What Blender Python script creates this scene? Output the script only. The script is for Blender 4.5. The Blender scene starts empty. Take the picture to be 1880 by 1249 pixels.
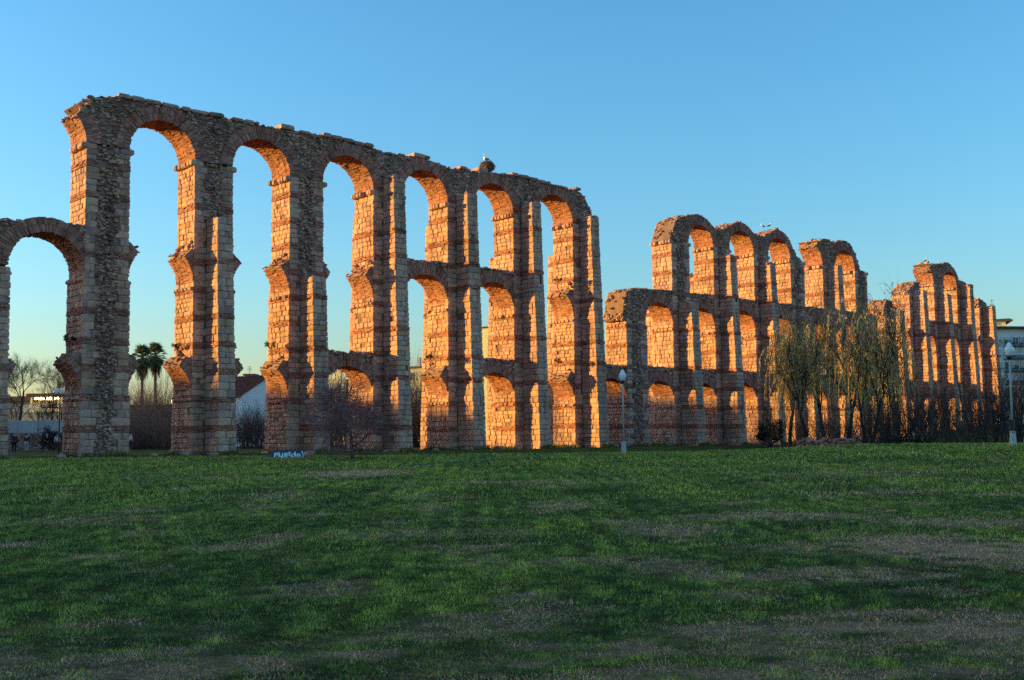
import bpy, math, random
import numpy as np
from mathutils import Vector, Matrix, noise as mnoise

rng = np.random.default_rng(7)
random.seed(7)
SC = bpy.context.scene
COL = SC.collection
R = math.radians

# ------------------------------------------------------------------ camera, sky, sun, exposure
cam = bpy.data.cameras.new('camera')
cam.sensor_width = 36.0
cam.lens = 36.0 * 2000 / 1880
cam.shift_y = 0.01896
cam.clip_start = 0.1
cam.clip_end = 8000
cam_o = bpy.data.objects.new('camera', cam)
COL.objects.link(cam_o)
CAMZ = 1.45
_p, _r = R(4.0), R(0.54)
_fw = Vector((0, math.cos(_p), math.sin(_p)))
_up = Vector((1, 0, 0)).cross(_fw)
_rt = Vector((1, 0, 0)) * math.cos(_r) - _up * math.sin(_r)
_u2 = Vector((1, 0, 0)) * math.sin(_r) + _up * math.cos(_r)
cam_o.matrix_world = Matrix((( _rt.x, _u2.x, -_fw.x, 0), (_rt.y, _u2.y, -_fw.y, 0), (_rt.z, _u2.z, -_fw.z, CAMZ), (0, 0, 0, 1)))
SC.camera = cam_o

SUN_EL = R(7.0)
SUN_H = Vector((-0.9946, 0.1035, 0)).normalized()            # horizontal direction towards the sun
SUN_DIR = (SUN_H * math.cos(SUN_EL) + Vector((0, 0, math.sin(SUN_EL)))).normalized()
world = bpy.data.worlds.new('World')
SC.world = world
world.use_nodes = True
wn = world.node_tree
wn.nodes.clear()
sky = wn.nodes.new('ShaderNodeTexSky')
sky.sky_type = 'NISHITA'
sky.sun_disc = False
sky.sun_elevation = SUN_EL
sky.sun_rotation = math.atan2(SUN_H.x, SUN_H.y)
sky.air_density = 1.3
sky.dust_density = 0.9
sky.ozone_density = 4.6
hsv = wn.nodes.new('ShaderNodeHueSaturation')
hsv.inputs['Saturation'].default_value = 1.06
hsv.inputs['Hue'].default_value = 0.493
bg = wn.nodes.new('ShaderNodeBackground')
bg.inputs['Strength'].default_value = 0.113
wo = wn.nodes.new('ShaderNodeOutputWorld')
wn.links.new(sky.outputs[0], hsv.inputs['Color'])
wn.links.new(hsv.outputs[0], bg.inputs[0])
wn.links.new(bg.outputs[0], wo.inputs[0])

sun = bpy.data.lights.new('sun', 'SUN')
sun.energy = 2.35
sun.angle = R(0.5)
sun.color = (1.0, 0.68, 0.13)
sun_o = bpy.data.objects.new('sun', sun)
COL.objects.link(sun_o)
sun_o.rotation_euler = (-SUN_DIR).to_track_quat('-Z', 'Y').to_euler()
sun_o.location = (-60, 20, 60)

SC.view_settings.view_transform = 'Standard'
SC.view_settings.look = 'None'
SC.view_settings.gamma = 1
SC.view_settings.use_curve_mapping = False
SC.view_settings.exposure = 1.95
try:
    SC.cycles.use_denoising = False
    SC.cycles.use_adaptive_sampling = False
    SC.cycles.sample_clamp_indirect = 1.5
    SC.cycles.max_bounces = 6
    SC.cycles.diffuse_bounces = 3
    SC.cycles.transparent_max_bounces = 8
except Exception:
    pass

# ------------------------------------------------------------------ materials
def new_mat(name):
    m = bpy.data.materials.new(name)
    m.use_nodes = True
    nt = m.node_tree
    b = nt.nodes['Principled BSDF']
    return m, nt, b

def N(nt, kind, **kw):
    n = nt.nodes.new(kind)
    for k, v in kw.items():
        if k in n.inputs.keys():
            n.inputs[k].default_value = v
        else:
            setattr(n, k, v)
    return n

def mix_mul(nt, a, b, fac=1.0, mode='MULTIPLY'):
    m = nt.nodes.new('ShaderNodeMix')
    m.data_type = 'RGBA'
    m.blend_type = mode
    m.inputs[0].default_value = fac
    nt.links.new(a, m.inputs[6])
    if isinstance(b, (tuple, list)):
        m.inputs[7].default_value = (*b, 1)
    else:
        nt.links.new(b, m.inputs[7])
    return m

def masonry_mat():
    m, nt, b = new_mat('masonry')
    at = N(nt, 'ShaderNodeAttribute', attribute_name='tint')
    geo = nt.nodes.new('ShaderNodeNewGeometry')
    n1 = N(nt, 'ShaderNodeTexNoise', Scale=3.2, Detail=8.0, Roughness=0.7)
    nt.links.new(geo.outputs['Position'], n1.inputs['Vector'])
    r1 = nt.nodes.new('ShaderNodeValToRGB')
    r1.color_ramp.elements[0].position = 0.28
    r1.color_ramp.elements[0].color = (0.68, 0.65, 0.63, 1)
    r1.color_ramp.elements[1].position = 0.72
    r1.color_ramp.elements[1].color = (1.25, 1.18, 1.08, 1)
    nt.links.new(n1.outputs['Fac'], r1.inputs[0])
    x1 = mix_mul(nt, at.outputs['Color'], r1.outputs[0])
    # black lichen and rain streaks, drawn out along the vertical
    mp = N(nt, 'ShaderNodeMapping')
    mp.inputs['Scale'].default_value = (1.0, 1.0, 0.28)
    nt.links.new(geo.outputs['Position'], mp.inputs['Vector'])
    n2 = N(nt, 'ShaderNodeTexNoise', Scale=0.75, Detail=9.0, Roughness=0.72)
    nt.links.new(mp.outputs[0], n2.inputs['Vector'])
    r2 = nt.nodes.new('ShaderNodeValToRGB')
    r2.color_ramp.elements[0].position = 0.36
    r2.color_ramp.elements[0].color = (0.54, 0.51, 0.50, 1)
    r2.color_ramp.elements[1].position = 0.54
    r2.color_ramp.elements[1].color = (1, 1, 1, 1)
    nt.links.new(n2.outputs['Fac'], r2.inputs[0])
    x2 = mix_mul(nt, x1.outputs[2], r2.outputs[0], 0.8)
    # pale lichen specks
    n3 = N(nt, 'ShaderNodeTexNoise', Scale=11.0, Detail=5.0, Roughness=0.6)
    nt.links.new(geo.outputs['Position'], n3.inputs['Vector'])
    r3 = nt.nodes.new('ShaderNodeValToRGB')
    r3.color_ramp.elements[0].position = 0.30
    r3.color_ramp.elements[0].color = (0.62, 0.59, 0.57, 1)
    r3.color_ramp.elements[1].position = 0.66
    r3.color_ramp.elements[1].color = (1.15, 1.12, 1.05, 1)
    nt.links.new(n3.outputs['Fac'], r3.inputs[0])
    x3 = mix_mul(nt, x2.outputs[2], r3.outputs[0], 0.7)
    nt.links.new(x3.outputs[2], b.inputs['Base Color'])
    b.inputs['Roughness'].default_value = 0.95
    b.inputs['Specular IOR Level'].default_value = 0.15
    nb = N(nt, 'ShaderNodeTexNoise', Scale=9.0, Detail=7.0, Roughness=0.75)
    nt.links.new(geo.outputs['Position'], nb.inputs['Vector'])
    bp = N(nt, 'ShaderNodeBump', Strength=0.9, Distance=0.06)
    nt.links.new(nb.outputs['Fac'], bp.inputs['Height'])
    nt.links.new(bp.outputs[0], b.inputs['Normal'])
    return m
M_MAS = masonry_mat()

def tint_mat(name, rough=0.8, spec=0.2, nscale=6.0, amt=0.35, translucent=0.0):
    m, nt, b = new_mat(name)
    at = N(nt, 'ShaderNodeAttribute', attribute_name='tint')
    geo = nt.nodes.new('ShaderNodeNewGeometry')
    n1 = N(nt, 'ShaderNodeTexNoise', Scale=nscale, Detail=5.0, Roughness=0.6)
    nt.links.new(geo.outputs['Position'], n1.inputs['Vector'])
    r1 = nt.nodes.new('ShaderNodeValToRGB')
    r1.color_ramp.elements[0].position = 0.25
    r1.color_ramp.elements[0].color = (1 - amt, 1 - amt, 1 - amt, 1)
    r1.color_ramp.elements[1].position = 0.75
    r1.color_ramp.elements[1].color = (1 + amt * .5, 1 + amt * .5, 1 + amt * .5, 1)
    nt.links.new(n1.outputs['Fac'], r1.inputs[0])
    x = mix_mul(nt, at.outputs['Color'], r1.outputs[0])
    nt.links.new(x.outputs[2], b.inputs['Base Color'])
    b.inputs['Roughness'].default_value = rough
    b.inputs['Specular IOR Level'].default_value = spec
    if translucent:
        tr = nt.nodes.new('ShaderNodeBsdfTranslucent')
        nt.links.new(x.outputs[2], tr.inputs[0])
        ms = nt.nodes.new('ShaderNodeMixShader')
        ms.inputs[0].default_value = translucent
        out = nt.nodes['Material Output']
        nt.links.new(b.outputs[0], ms.inputs[1])
        nt.links.new(tr.outputs[0], ms.inputs[2])
        nt.links.new(ms.outputs[0], out.inputs[0])
    return m

def flat_mat(name, col, rough=0.8, spec=0.3, metal=0.0, nscale=2.0, amt=0.18, bump=0.0):
    m, nt, b = new_mat(name)
    geo = nt.nodes.new('ShaderNodeNewGeometry')
    n1 = N(nt, 'ShaderNodeTexNoise', Scale=nscale, Detail=7.0, Roughness=0.65)
    nt.links.new(geo.outputs['Position'], n1.inputs['Vector'])
    r1 = nt.nodes.new('ShaderNodeValToRGB')
    r1.color_ramp.elements[0].position = 0.25
    r1.color_ramp.elements[0].color = (*[c * (1 - amt) for c in col], 1)
    r1.color_ramp.elements[1].position = 0.7
    r1.color_ramp.elements[1].color = (*[min(1, c * (1 + amt * .4)) for c in col], 1)
    nt.links.new(n1.outputs['Fac'], r1.inputs[0])
    nt.links.new(r1.outputs[0], b.inputs['Base Color'])
    b.inputs['Roughness'].default_value = rough
    b.inputs['Specular IOR Level'].default_value = spec
    b.inputs['Metallic'].default_value = metal
    if bump:
        bp = N(nt, 'ShaderNodeBump', Strength=bump, Distance=0.05)
        nt.links.new(n1.outputs['Fac'], bp.inputs['Height'])
        nt.links.new(bp.outputs[0], b.inputs['Normal'])
    return m

def emit_mat(name, col, strength):
    m, nt, b = new_mat(name)
    b.inputs['Base Color'].default_value = (*col, 1)
    b.inputs['Emission Color'].default_value = (*col, 1)
    b.inputs['Emission Strength'].default_value = strength
    return m

M_GRASS = tint_mat('grass', 0.75, 0.15, 2.0, 0.25, 0.25)
M_LEAF = tint_mat('leaf', 0.6, 0.25, 5.0, 0.3, 0.5)
M_BARK = tint_mat('bark', 0.9, 0.1, 9.0, 0.4)
M_CLOTH = tint_mat('cloth', 0.9, 0.1, 20.0, 0.2)
M_BIRD = tint_mat('feathers', 0.8, 0.2, 20.0, 0.1)
M_WHITE = flat_mat('white_render', (0.84, 0.83, 0.81), 0.9, 0.1, 0, 0.8, 0.14, 0.1)
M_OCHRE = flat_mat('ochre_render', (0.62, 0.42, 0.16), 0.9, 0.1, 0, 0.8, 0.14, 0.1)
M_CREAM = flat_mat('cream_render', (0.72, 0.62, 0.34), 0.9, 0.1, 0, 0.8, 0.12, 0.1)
M_GREYR = flat_mat('grey_render', (0.42, 0.42, 0.42), 0.9, 0.1, 0, 0.8, 0.2, 0.1)
M_TILE = flat_mat('roof_tile', (0.26, 0.085, 0.07), 0.9, 0.1, 0, 1.6, 0.4, 0.1)
M_TILEB = flat_mat('brown_roof_tile', (0.15, 0.085, 0.07), 0.9, 0.1, 0, 1.6, 0.4, 0.1)
M_GLASS = flat_mat('window_glass', (0.03, 0.035, 0.045), 0.12, 0.5, 0, 1.0, 0.3)
M_SHUT = flat_mat('pale_shutter', (0.66, 0.64, 0.58), 0.7, 0.2, 0, 3.0, 0.1)
M_DARK = flat_mat('dark_metal', (0.035, 0.035, 0.04), 0.5, 0.4, 0.3, 6.0, 0.3)
M_POLE = flat_mat('grey_painted_metal', (0.42, 0.43, 0.44), 0.5, 0.4, 0.1, 8.0, 0.3)
M_GLOBE = flat_mat('opal_lamp_glass', (0.80, 0.80, 0.79), 0.3, 0.5, 0, 4.0, 0.06)
M_CONC = flat_mat('concrete', (0.34, 0.32, 0.30), 0.95, 0.1, 0, 3.0, 0.4, 0.4)
M_BLUEP = flat_mat('dark_purple_paint', (0.105, 0.08, 0.095), 0.7, 0.2, 0, 3.0, 0.5, 0.3)
M_WPAINT = flat_mat('white_spray_paint', (0.78, 0.80, 0.84), 0.7, 0.2, 0, 30.0, 0.15)
M_LAMPON = emit_mat('lit_lamp', (1.0, 0.72, 0.25), 5.0)

# ------------------------------------------------------------------ mesh accumulator
ORG = {}

class Acc:
    """collects vertices, quads/tris and a colour per vertex, and links ONE mesh object"""
    def __init__(self):
        self.v, self.c, self.f3, self.f4, self.n = [], [], [], [], 0
    def add(self, verts, quads=None, tris=None, col=(0.5, 0.5, 0.5)):
        verts = np.asarray(verts, float).reshape(-1, 3)
        k = len(verts)
        col = np.asarray(col, float)
        if col.ndim == 1:
            col = np.broadcast_to(col, (k, 3))
        if quads is not None and len(quads):
            self.f4.append(np.asarray(quads, np.int64).reshape(-1, 4) + self.n)
        if tris is not None and len(tris):
            self.f3.append(np.asarray(tris, np.int64).reshape(-1, 3) + self.n)
        self.v.append(verts)
        self.c.append(col.reshape(-1, 3))
        self.n += k
    def batch(self, V, quads=None, tris=None, col=None):
        """V (n,k,3): n copies of one topology, col (n,3) or (n,k,3)"""
        n, k, _ = V.shape
        if n == 0:
            return
        off = (np.arange(n) * k)[:, None, None]
        col = np.asarray(col, float)
        if col.ndim == 2:
            col = np.repeat(col[:, None, :], k, 1)
        q = (np.asarray(quads)[None] + off).reshape(-1, 4) if quads is not None else None
        t = (np.asarray(tris)[None] + off).reshape(-1, 3) if tris is not None else None
        self.add(V.reshape(-1, 3), q, t, col.reshape(-1, 3))
    def mesh(self, name, mat, org=(0, 0, 0), smooth=False):
        me = bpy.data.meshes.new(name)
        if self.n:
            V = np.concatenate(self.v) - np.asarray(org, float)
            C = np.concatenate(self.c)
            f4 = np.concatenate(self.f4) if self.f4 else np.zeros((0, 4), np.int64)
            f3 = np.concatenate(self.f3) if self.f3 else np.zeros((0, 3), np.int64)
            me.vertices.add(len(V))
            me.vertices.foreach_set('co', V.astype(np.float32).ravel())
            L = np.concatenate([f4.ravel(), f3.ravel()]).astype(np.int32)
            me.loops.add(len(L))
            me.loops.foreach_set('vertex_index', L)
            npoly = len(f4) + len(f3)
            me.polygons.add(npoly)
            st = np.concatenate([np.arange(len(f4)) * 4, len(f4) * 4 + np.arange(len(f3)) * 3]).astype(np.int32)
            me.polygons.foreach_set('loop_start', st)
            me.polygons.foreach_set('use_smooth', np.full(npoly, smooth, bool))
            at = me.attributes.new('tint', 'FLOAT_COLOR', 'POINT')
            at.data.foreach_set('color', np.concatenate([C, np.ones((len(C), 1))], 1).astype(np.float32).ravel())
            me.update(calc_edges=True)
        me.materials.append(mat)
        return me
    def build(self, name, mat, parent=None, org=None, smooth=False, kind=None):
        po = ORG.get(parent.name, (0, 0, 0)) if parent is not None else (0, 0, 0)
        if org is None:
            org = po if parent is not None else (0, 0, 0)
        me = self.mesh(name, mat, org, smooth)
        o = bpy.data.objects.new(name, me)
        COL.objects.link(o)
        if parent is not None:
            o.parent = parent
        o.location = Vector(org) - Vector(po)
        ORG[o.name] = tuple(org)
        if kind:
            o['kind'] = kind
        return o
    # -- simple solids
    def box(self, a, b, col=(0.5, 0.5, 0.5)):
        x0, y0, z0 = a
        x1, y1, z1 = b
        v = [(x0, y0, z0), (x1, y0, z0), (x1, y1, z0), (x0, y1, z0), (x0, y0, z1), (x1, y0, z1), (x1, y1, z1), (x0, y1, z1)]
        self.add(v, BOXQ, None, col)
    def tube(self, p0, p1, r0, r1, k=6, col=(0.5, 0.5, 0.5), caps=True):
        p0, p1 = np.asarray(p0, float), np.asarray(p1, float)
        d = p1 - p0
        L = np.linalg.norm(d)
        if L < 1e-6:
            return
        d /= L
        a = np.cross(d, (0, 0, 1.0) if abs(d[2]) < .9 else (1.0, 0, 0))
        a /= np.linalg.norm(a)
        b = np.cross(d, a)
        th = np.arange(k) * 2 * math.pi / k
        ring = np.cos(th)[:, None] * a + np.sin(th)[:, None] * b
        v = np.concatenate([p0 + ring * r0, p1 + ring * r1])
        q = [(i, (i + 1) % k, k + (i + 1) % k, k + i) for i in range(k)]
        t = []
        if caps:
            for i in range(1, k - 1):
                t.append((0, i + 1, i))
                t.append((k, k + i, k + i + 1))
        self.add(v, q, t, col)
    def lathe(self, c, prof, k=16, col=(0.5, 0.5, 0.5)):
        c = np.asarray(c, float)
        th = np.arange(k) * 2 * math.pi / k
        v = np.concatenate([c + np.stack([np.cos(th) * r, np.sin(th) * r, np.full(k, z)], 1) for r, z in prof])
        q = [(j * k + i, j * k + (i + 1) % k, (j + 1) * k + (i + 1) % k, (j + 1) * k + i) for j in range(len(prof) - 1) for i in range(k)]
        m = (len(prof) - 1) * k
        t = [(0, i + 1, i) for i in range(1, k - 1)] + [(m, m + i, m + i + 1) for i in range(1, k - 1)]
        self.add(v, q, t, col)

BOXQ = [(0, 3, 2, 1), (4, 5, 6, 7), (0, 1, 5, 4), (1, 2, 6, 5), (2, 3, 7, 6), (3, 0, 4, 7)]

def thing(name, label, cat, loc=(0, 0, 0), group=None):
    o = bpy.data.objects.new(name, None)
    o.empty_display_size = 0.5
    COL.objects.link(o)
    o.location = loc
    o['label'] = label
    o['category'] = cat
    if group:
        o['group'] = group
    ORG[o.name] = tuple(loc)
    return o

def tag(o, label=None, cat=None, group=None, kind=None):
    for k, v in (('label', label), ('category', cat), ('group', group), ('kind', kind)):
        if v:
            o[k] = v
    return o

def dup(root, loc, rz, label, group=None, scale=1.0):
    """a copy of a thing with copies of its parts and sub-parts"""
    r = root.copy()
    COL.objects.link(r)
    r.location = loc
    r.rotation_euler = (0, 0, rz)
    r.scale = (scale,) * 3
    r['label'] = label
    if group:
        r['group'] = group
    for ch in list(root.children):
        c = ch.copy()
        COL.objects.link(c)
        c.parent = r
        for g in ch.children:
            d = g.copy()
            COL.objects.link(d)
            d.parent = c
    return r

def jit(n=1, a=1.0):
    return rng.uniform(-a, a, n)

# ------------------------------------------------------------------ pixel-free layout frame of the aqueduct
A0 = np.array([-26.89, 68.05])
U = np.array([0.73081, 0.68258])       # along the aqueduct, away to the right
NN = np.array([0.68258, -0.73081])     # square to it, towards the camera

def sw(s, n, z):
    """aqueduct coordinates (along, towards camera, up) to world; arrays allowed"""
    s, n, z = np.broadcast_arrays(np.asarray(s, float), np.asarray(n, float), np.asarray(z, float))
    return np.stack([A0[0] + U[0] * s + NN[0] * n, A0[1] + U[1] * s + NN[1] * n, z], -1)

def sstep(a, b, x):
    t = np.clip((np.asarray(x, float) - a) / (b - a), 0, 1)
    return t * t * (3 - 2 * t)

def lerp_table(x, pts):
    xs, ys = zip(*pts)
    return np.interp(x, xs, ys)

_ng = rng.normal(size=(64, 4))
def wob(x, y, scale, seed=0):
    """cheap smooth 2-D noise in about -1..1 from summed sines"""
    r = np.random.default_rng(1000 + seed)
    out = 0
    for i in range(7):
        a = r.uniform(0, 2 * math.pi)
        f = r.uniform(0.6, 1.9) / scale
        out = out + np.sin((np.cos(a) * x + np.sin(a) * y) * f * 2 * math.pi + r.uniform(0, 6.28) + 0.8 * np.sin((np.sin(a) * x - np.cos(a) * y) * f * 2.2 + i))
    return out / 3.2

def ground_z(x, y):
    x = np.asarray(x, float)
    y = np.asarray(y, float)
    z = 0.34 * sstep(15, 62, y)
    ridge = 0.42 * sstep(6, 22, x) * sstep(22, 52, y)
    sside = (x - A0[0]) * U[0] + (y - A0[1]) * U[1]
    z = z + ridge * (1 - sstep(60, 70, y))
    hollow = 0.75 * sstep(10, 24, x) * sstep(60, 70, y) * (1 - sstep(78, 104, y))
    z = z - hollow
    bank = 2.2 * sstep(96, 130, sside) * sstep(26, 48, x) * sstep(84, 120, y)
    z = z + bank * (1 - 0.0 * y)
    z = z - 0.12 * sstep(55, 66, sside) * (1 - sstep(80, 90, sside)) * sstep(84, 100, y)
    z = z + 0.03 * wob(x, y, 9.0, 1) * sstep(4, 20, y) + 0.012 * wob(x, y, 2.3, 2)
    far = sstep(150, 500, np.hypot(x, y))
    return z * (1 - far) + far * 0.4


# ------------------------------------------------------------------ ground sheet and grass
DRY = [(5.3, 13.7, 1.1, 1.72, 1), (3.8, 13.8, 0.9, 0.72, 0.6), (3.2, 8.3, 1.3, 0.67, 1), (1.8, 8.1, 0.6, 0.75, 0.7), (1.3, 8.4, 0.4, 0.42, 0.5),
       (-2.7, 6.9, 0.9, 0.72, 0.7), (-1.6, 6.4, 0.6, 0.61, 0.6), (-0.5, 6.6, 0.4, 0.66, 0.5), (0.4, 6.2, 0.4, 0.36, 0.8), (2.0, 7.4, 0.4, 0.42, 0.6),
       (-5.5, 38.3, 2.0, 2.25, 1), (1.0, 22.3, 0.7, 1.32, 0.8), (2.4, 16.7, 0.8, 1.05, 0.8), (-5.8, 26.8, 0.8, 1.64, 0.7), (-5.1, 13.5, 0.4, 0.55, 0.7),
       (-2.3, 25.9, 0.7, 1.02, 0.6), (8.8, 25.3, 1.4, 0.98, 0.7), (-3.3, 7.5, 0.5, 0.64, 0.5), (9.5, 13.4, 3.0, 1.5, .9), (6.5, 8.0, 2.0, 0.8, .9), (3.2, 11.2, 1.3, .5, .8), (1.0, 12.6, 1.0, .45, .7), (-1.5, 16.5, 1.6, .9, .6), (4.6, 19.0, 1.8, .8, .8), (7.8, 17.5, 2.0, .9, .8), (-7.5, 19.5, 1.6, 1.0, .6), (0.5, 31.0, 2.6, 1.3, .7), (10.5, 34.0, 3.4, 1.6, .6), (-10, 36, 3, 1.5, .5)]

def dryness(x, y):
    d = 0.0
    for cx, cy, rx, ry, a in DRY:
        q = ((x - cx) / (rx * 1.25)) ** 2 + ((y - cy) / (ry * 1.25)) ** 2
        d = np.maximum(d, a * (1 - sstep(0.25, 1.25, q + 0.55 * wob(x, y, 0.9, 5))))
    d = np.maximum(d, 0.7 * sstep(0.32, 0.95, wob(x, y, 3.4, 6) + 0.35 * wob(x, y, 0.7, 7)) * (1 - 0.5 * sstep(20, 60, y)))
    d = np.maximum(d, 0.9 * (1 - sstep(7.2, 9.2, y + 1.5 * wob(x, y, 1.5, 8))) * sstep(-0.45, 0.35, wob(x, y, 0.8, 9)))
    d = d * sstep(.15, .75, d + .30 * wob(x, y, .33, 61) + .18 * wob(x, y, .13, 62))
    return np.clip(d, 0, 1)

def grass_tone(x, y):
    return np.clip(0.44 + 0.22 * sstep(14, 50, y) + 0.30 * wob(x, y, 4.5, 11) + 0.22 * wob(x, y, 1.1, 12) + 0.30 * wob(x, y, .36, 63), 0, 1)  # far grass tinted lighter to brighten the distant lawn, plus random patches

G_DARK, G_MID, G_LIGHT, STRAW, SOIL = (np.array(c) for c in ((0.085, 0.115, 0.034), (0.205, 0.235, 0.046), (0.38, 0.37, 0.06), (0.82, 0.42, 0.25), (0.34, 0.165, 0.10)))

def grass_tint(x, y):
    l = grass_tone(x, y)[..., None]
    c = np.where(l < 0.5, G_DARK + (G_MID - G_DARK) * l * 2, G_MID + (G_LIGHT - G_MID) * (l - 0.5) * 2)
    yel = (0.6 * sstep(0.3, 1.0, wob(x, y, 2.2, 13)))[..., None]
    return c * (1 - yel) + yel * np.array((0.19, 0.17, 0.04))

def build_ground():
    a = np.concatenate([-np.geomspace(1800, 42, 26), np.linspace(-40, 60, 168), np.geomspace(62, 1800, 26)])
    b = np.concatenate([np.linspace(-80, 2, 12), np.linspace(3, 40, 120), np.linspace(40.8, 140, 110), np.geomspace(143, 3200, 30)])
    X, Y = np.meshgrid(a, b)
    Z = ground_z(X, Y)
    V = np.stack([X, Y, Z], -1).reshape(-1, 3)
    w, h = len(a), len(b)
    i = (np.arange(h - 1)[:, None] * w + np.arange(w - 1)[None]).ravel()
    q = np.stack([i, i + 1, i + w + 1, i + w], 1)
    d = dryness(X, Y)[..., None]
    c = grass_tint(X, Y) * 0.45 * (1 - d) + d * (0.5 * STRAW + 0.5 * SOIL)
    # trodden earth path behind the piers and bare bank under the shrubs
    s_ = (X - A0[0]) * U[0] + (Y - A0[1]) * U[1]
    n_ = (X - A0[0]) * NN[0] + (Y - A0[1]) * NN[1]
    path = ((1 - sstep(0.8, 1.6, np.abs(n_ + 9.0 + 0.8 * np.sin(s_ * .2)))) * (1 - sstep(40, 50, s_)))[..., None]
    c = c * (1 - path * .8) + path * .8 * np.array((0.20, 0.165, 0.12))
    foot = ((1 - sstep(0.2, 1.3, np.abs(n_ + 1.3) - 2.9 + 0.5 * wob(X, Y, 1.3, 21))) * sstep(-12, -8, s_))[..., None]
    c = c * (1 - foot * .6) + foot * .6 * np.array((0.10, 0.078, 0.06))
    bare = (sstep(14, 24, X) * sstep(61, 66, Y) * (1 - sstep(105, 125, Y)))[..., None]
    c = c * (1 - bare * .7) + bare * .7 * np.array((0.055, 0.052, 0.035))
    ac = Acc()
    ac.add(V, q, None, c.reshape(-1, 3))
    m, nt, bs = new_mat('ground')
    at = N(nt, 'ShaderNodeAttribute', attribute_name='tint')
    geo = nt.nodes.new('ShaderNodeNewGeometry')
    n1 = N(nt, 'ShaderNodeTexNoise', Scale=1.3, Detail=10.0, Roughness=0.75)
    nt.links.new(geo.outputs['Position'], n1.inputs['Vector'])
    r1 = nt.nodes.new('ShaderNodeValToRGB')
    r1.color_ramp.elements[0].position = 0.30
    r1.color_ramp.elements[0].color = (0.45, 0.45, 0.5, 1)
    r1.color_ramp.elements[1].position = 0.70
    r1.color_ramp.elements[1].color = (1.4, 1.35, 1.2, 1)
    nt.links.new(n1.outputs['Fac'], r1.inputs[0])
    x = mix_mul(nt, at.outputs['Color'], r1.outputs[0])
    n3 = N(nt, 'ShaderNodeTexNoise', Scale=26.0, Detail=6.0, Roughness=0.8)
    nt.links.new(geo.outputs['Position'], n3.inputs['Vector'])
    r3 = nt.nodes.new('ShaderNodeValToRGB')
    r3.color_ramp.elements[0].position = 0.36
    r3.color_ramp.elements[0].color = (0.35, 0.33, 0.32, 1)
    r3.color_ramp.elements[1].position = 0.66
    r3.color_ramp.elements[1].color = (1.55, 1.5, 1.45, 1)
    nt.links.new(n3.outputs['Fac'], r3.inputs[0])
    x = mix_mul(nt, x.outputs[2], r3.outputs[0])
    nt.links.new(x.outputs[2], bs.inputs['Base Color'])
    bs.inputs['Roughness'].default_value = 1.0
    bs.inputs['Specular IOR Level'].default_value = 0.05
    n2 = N(nt, 'ShaderNodeTexNoise', Scale=7.0, Detail=8.0, Roughness=0.8)
    nt.links.new(geo.outputs['Position'], n2.inputs['Vector'])
    bp = N(nt, 'ShaderNodeBump', Strength=1.0, Distance=0.09)
    nt.links.new(n2.outputs['Fac'], bp.inputs['Height'])
    nt.links.new(bp.outputs[0], bs.inputs['Normal'])
    o = ac.build('lawn', m, smooth=True, kind='structure')
    return o
build_ground()

def build_grass():
    P = []
    # (y0, y1, blades per square metre, height, half width)
    for y0, y1, den, hh, hw in ((4.9, 8.5, 5600, .028, .0024), (8.5, 14, 2600, .035, .0037), (14, 24, 900, .042, .0066), (24, 42, 260, .065, .013), (42, 66, 95, .08, .022)):
        w0 = 0.60 * y1 + 1.5
        n = int(2 * w0 * (y1 - y0) * den)
        x = rng.uniform(-w0, w0, n)
        y = rng.uniform(y0, y1, n)
        k = np.abs(x) < 0.56 * y + 1.2
        P.append((x[k], y[k], hh, hw))
    ac = Acc()
    for x, y, hh, hw in P:
        d = dryness(x, y)
        l = grass_tone(x, y)
        keep = rng.random(len(x)) < (1 - 0.45 * d)
        x, y, d, l = x[keep], y[keep], d[keep], l[keep]
        n = len(x)
        straw = rng.random(n) < np.maximum(d * 0.92, 0.05)
        tuft = np.clip(wob(x, y, 0.55, 31) * 0.45 + wob(x, y, 0.2, 64) * 0.35 + 0.6, 0.1, 1.4)
        h = hh * rng.uniform(0.45, 1.35, n) * (0.55 + 0.75 * tuft) * np.where(straw, 0.75, 1.0)
        az = rng.uniform(0, 2 * math.pi, n)
        lean = rng.uniform(0.15, 1.15, n) * h * np.where(straw, 1.5, 1.0)
        la = rng.uniform(0, 2 * math.pi, n)
        z = ground_z(x, y) - 0.005
        dx, dy = np.cos(az) * hw, np.sin(az) * hw
        b0 = np.stack([x - dx, y - dy, z], 1)
        b1 = np.stack([x + dx, y + dy, z], 1)
        t = np.stack([x + np.cos(la) * lean, y + np.sin(la) * lean, z + h], 1)
        c = grass_tint(x, y) * rng.uniform(0.35, 2.0, (n, 1)) * (0.4 + 0.85 * tuft[:, None])
        cs = STRAW * rng.uniform(0.5, 1.7, (n, 1)) * np.array((1, 1, 1.0))
        c = np.where(straw[:, None], cs, c)
        ac.batch(np.stack([b0, b1, t], 1), None, [(0, 1, 2)], c)
    o = ac.build('grass', M_GRASS, kind='stuff')
    tag(o, 'short green lawn grass with straw coloured dry patches', 'grass')
build_grass()

#MASONRY#
# ------------------------------------------------------------------ masonry pieces
STONE = np.array((0.76, 0.43, 0.35))
BRICK = np.array((0.54, 0.225, 0.18))
MORTAR = np.array((0.34, 0.20, 0.165))
RUBBLE = np.array((0.60, 0.35, 0.30))

_rim = [(0, 0), (0, 1), (0, 2), (0, 3), (1, 3), (2, 3), (3, 3), (3, 2), (3, 1), (3, 0), (2, 0), (1, 0)]
_sq = [(r * 4 + c, r * 4 + c + 1, (r + 1) * 4 + c + 1, (r + 1) * 4 + c) for r in range(3) for c in range(3)]
for _i in range(12):
    _a, _b = _rim[_i], _rim[(_i + 1) % 12]
    _sq.append((_a[0] * 4 + _a[1], 16 + _i, 16 + (_i + 1) % 12, _b[0] * 4 + _b[1]))

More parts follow.
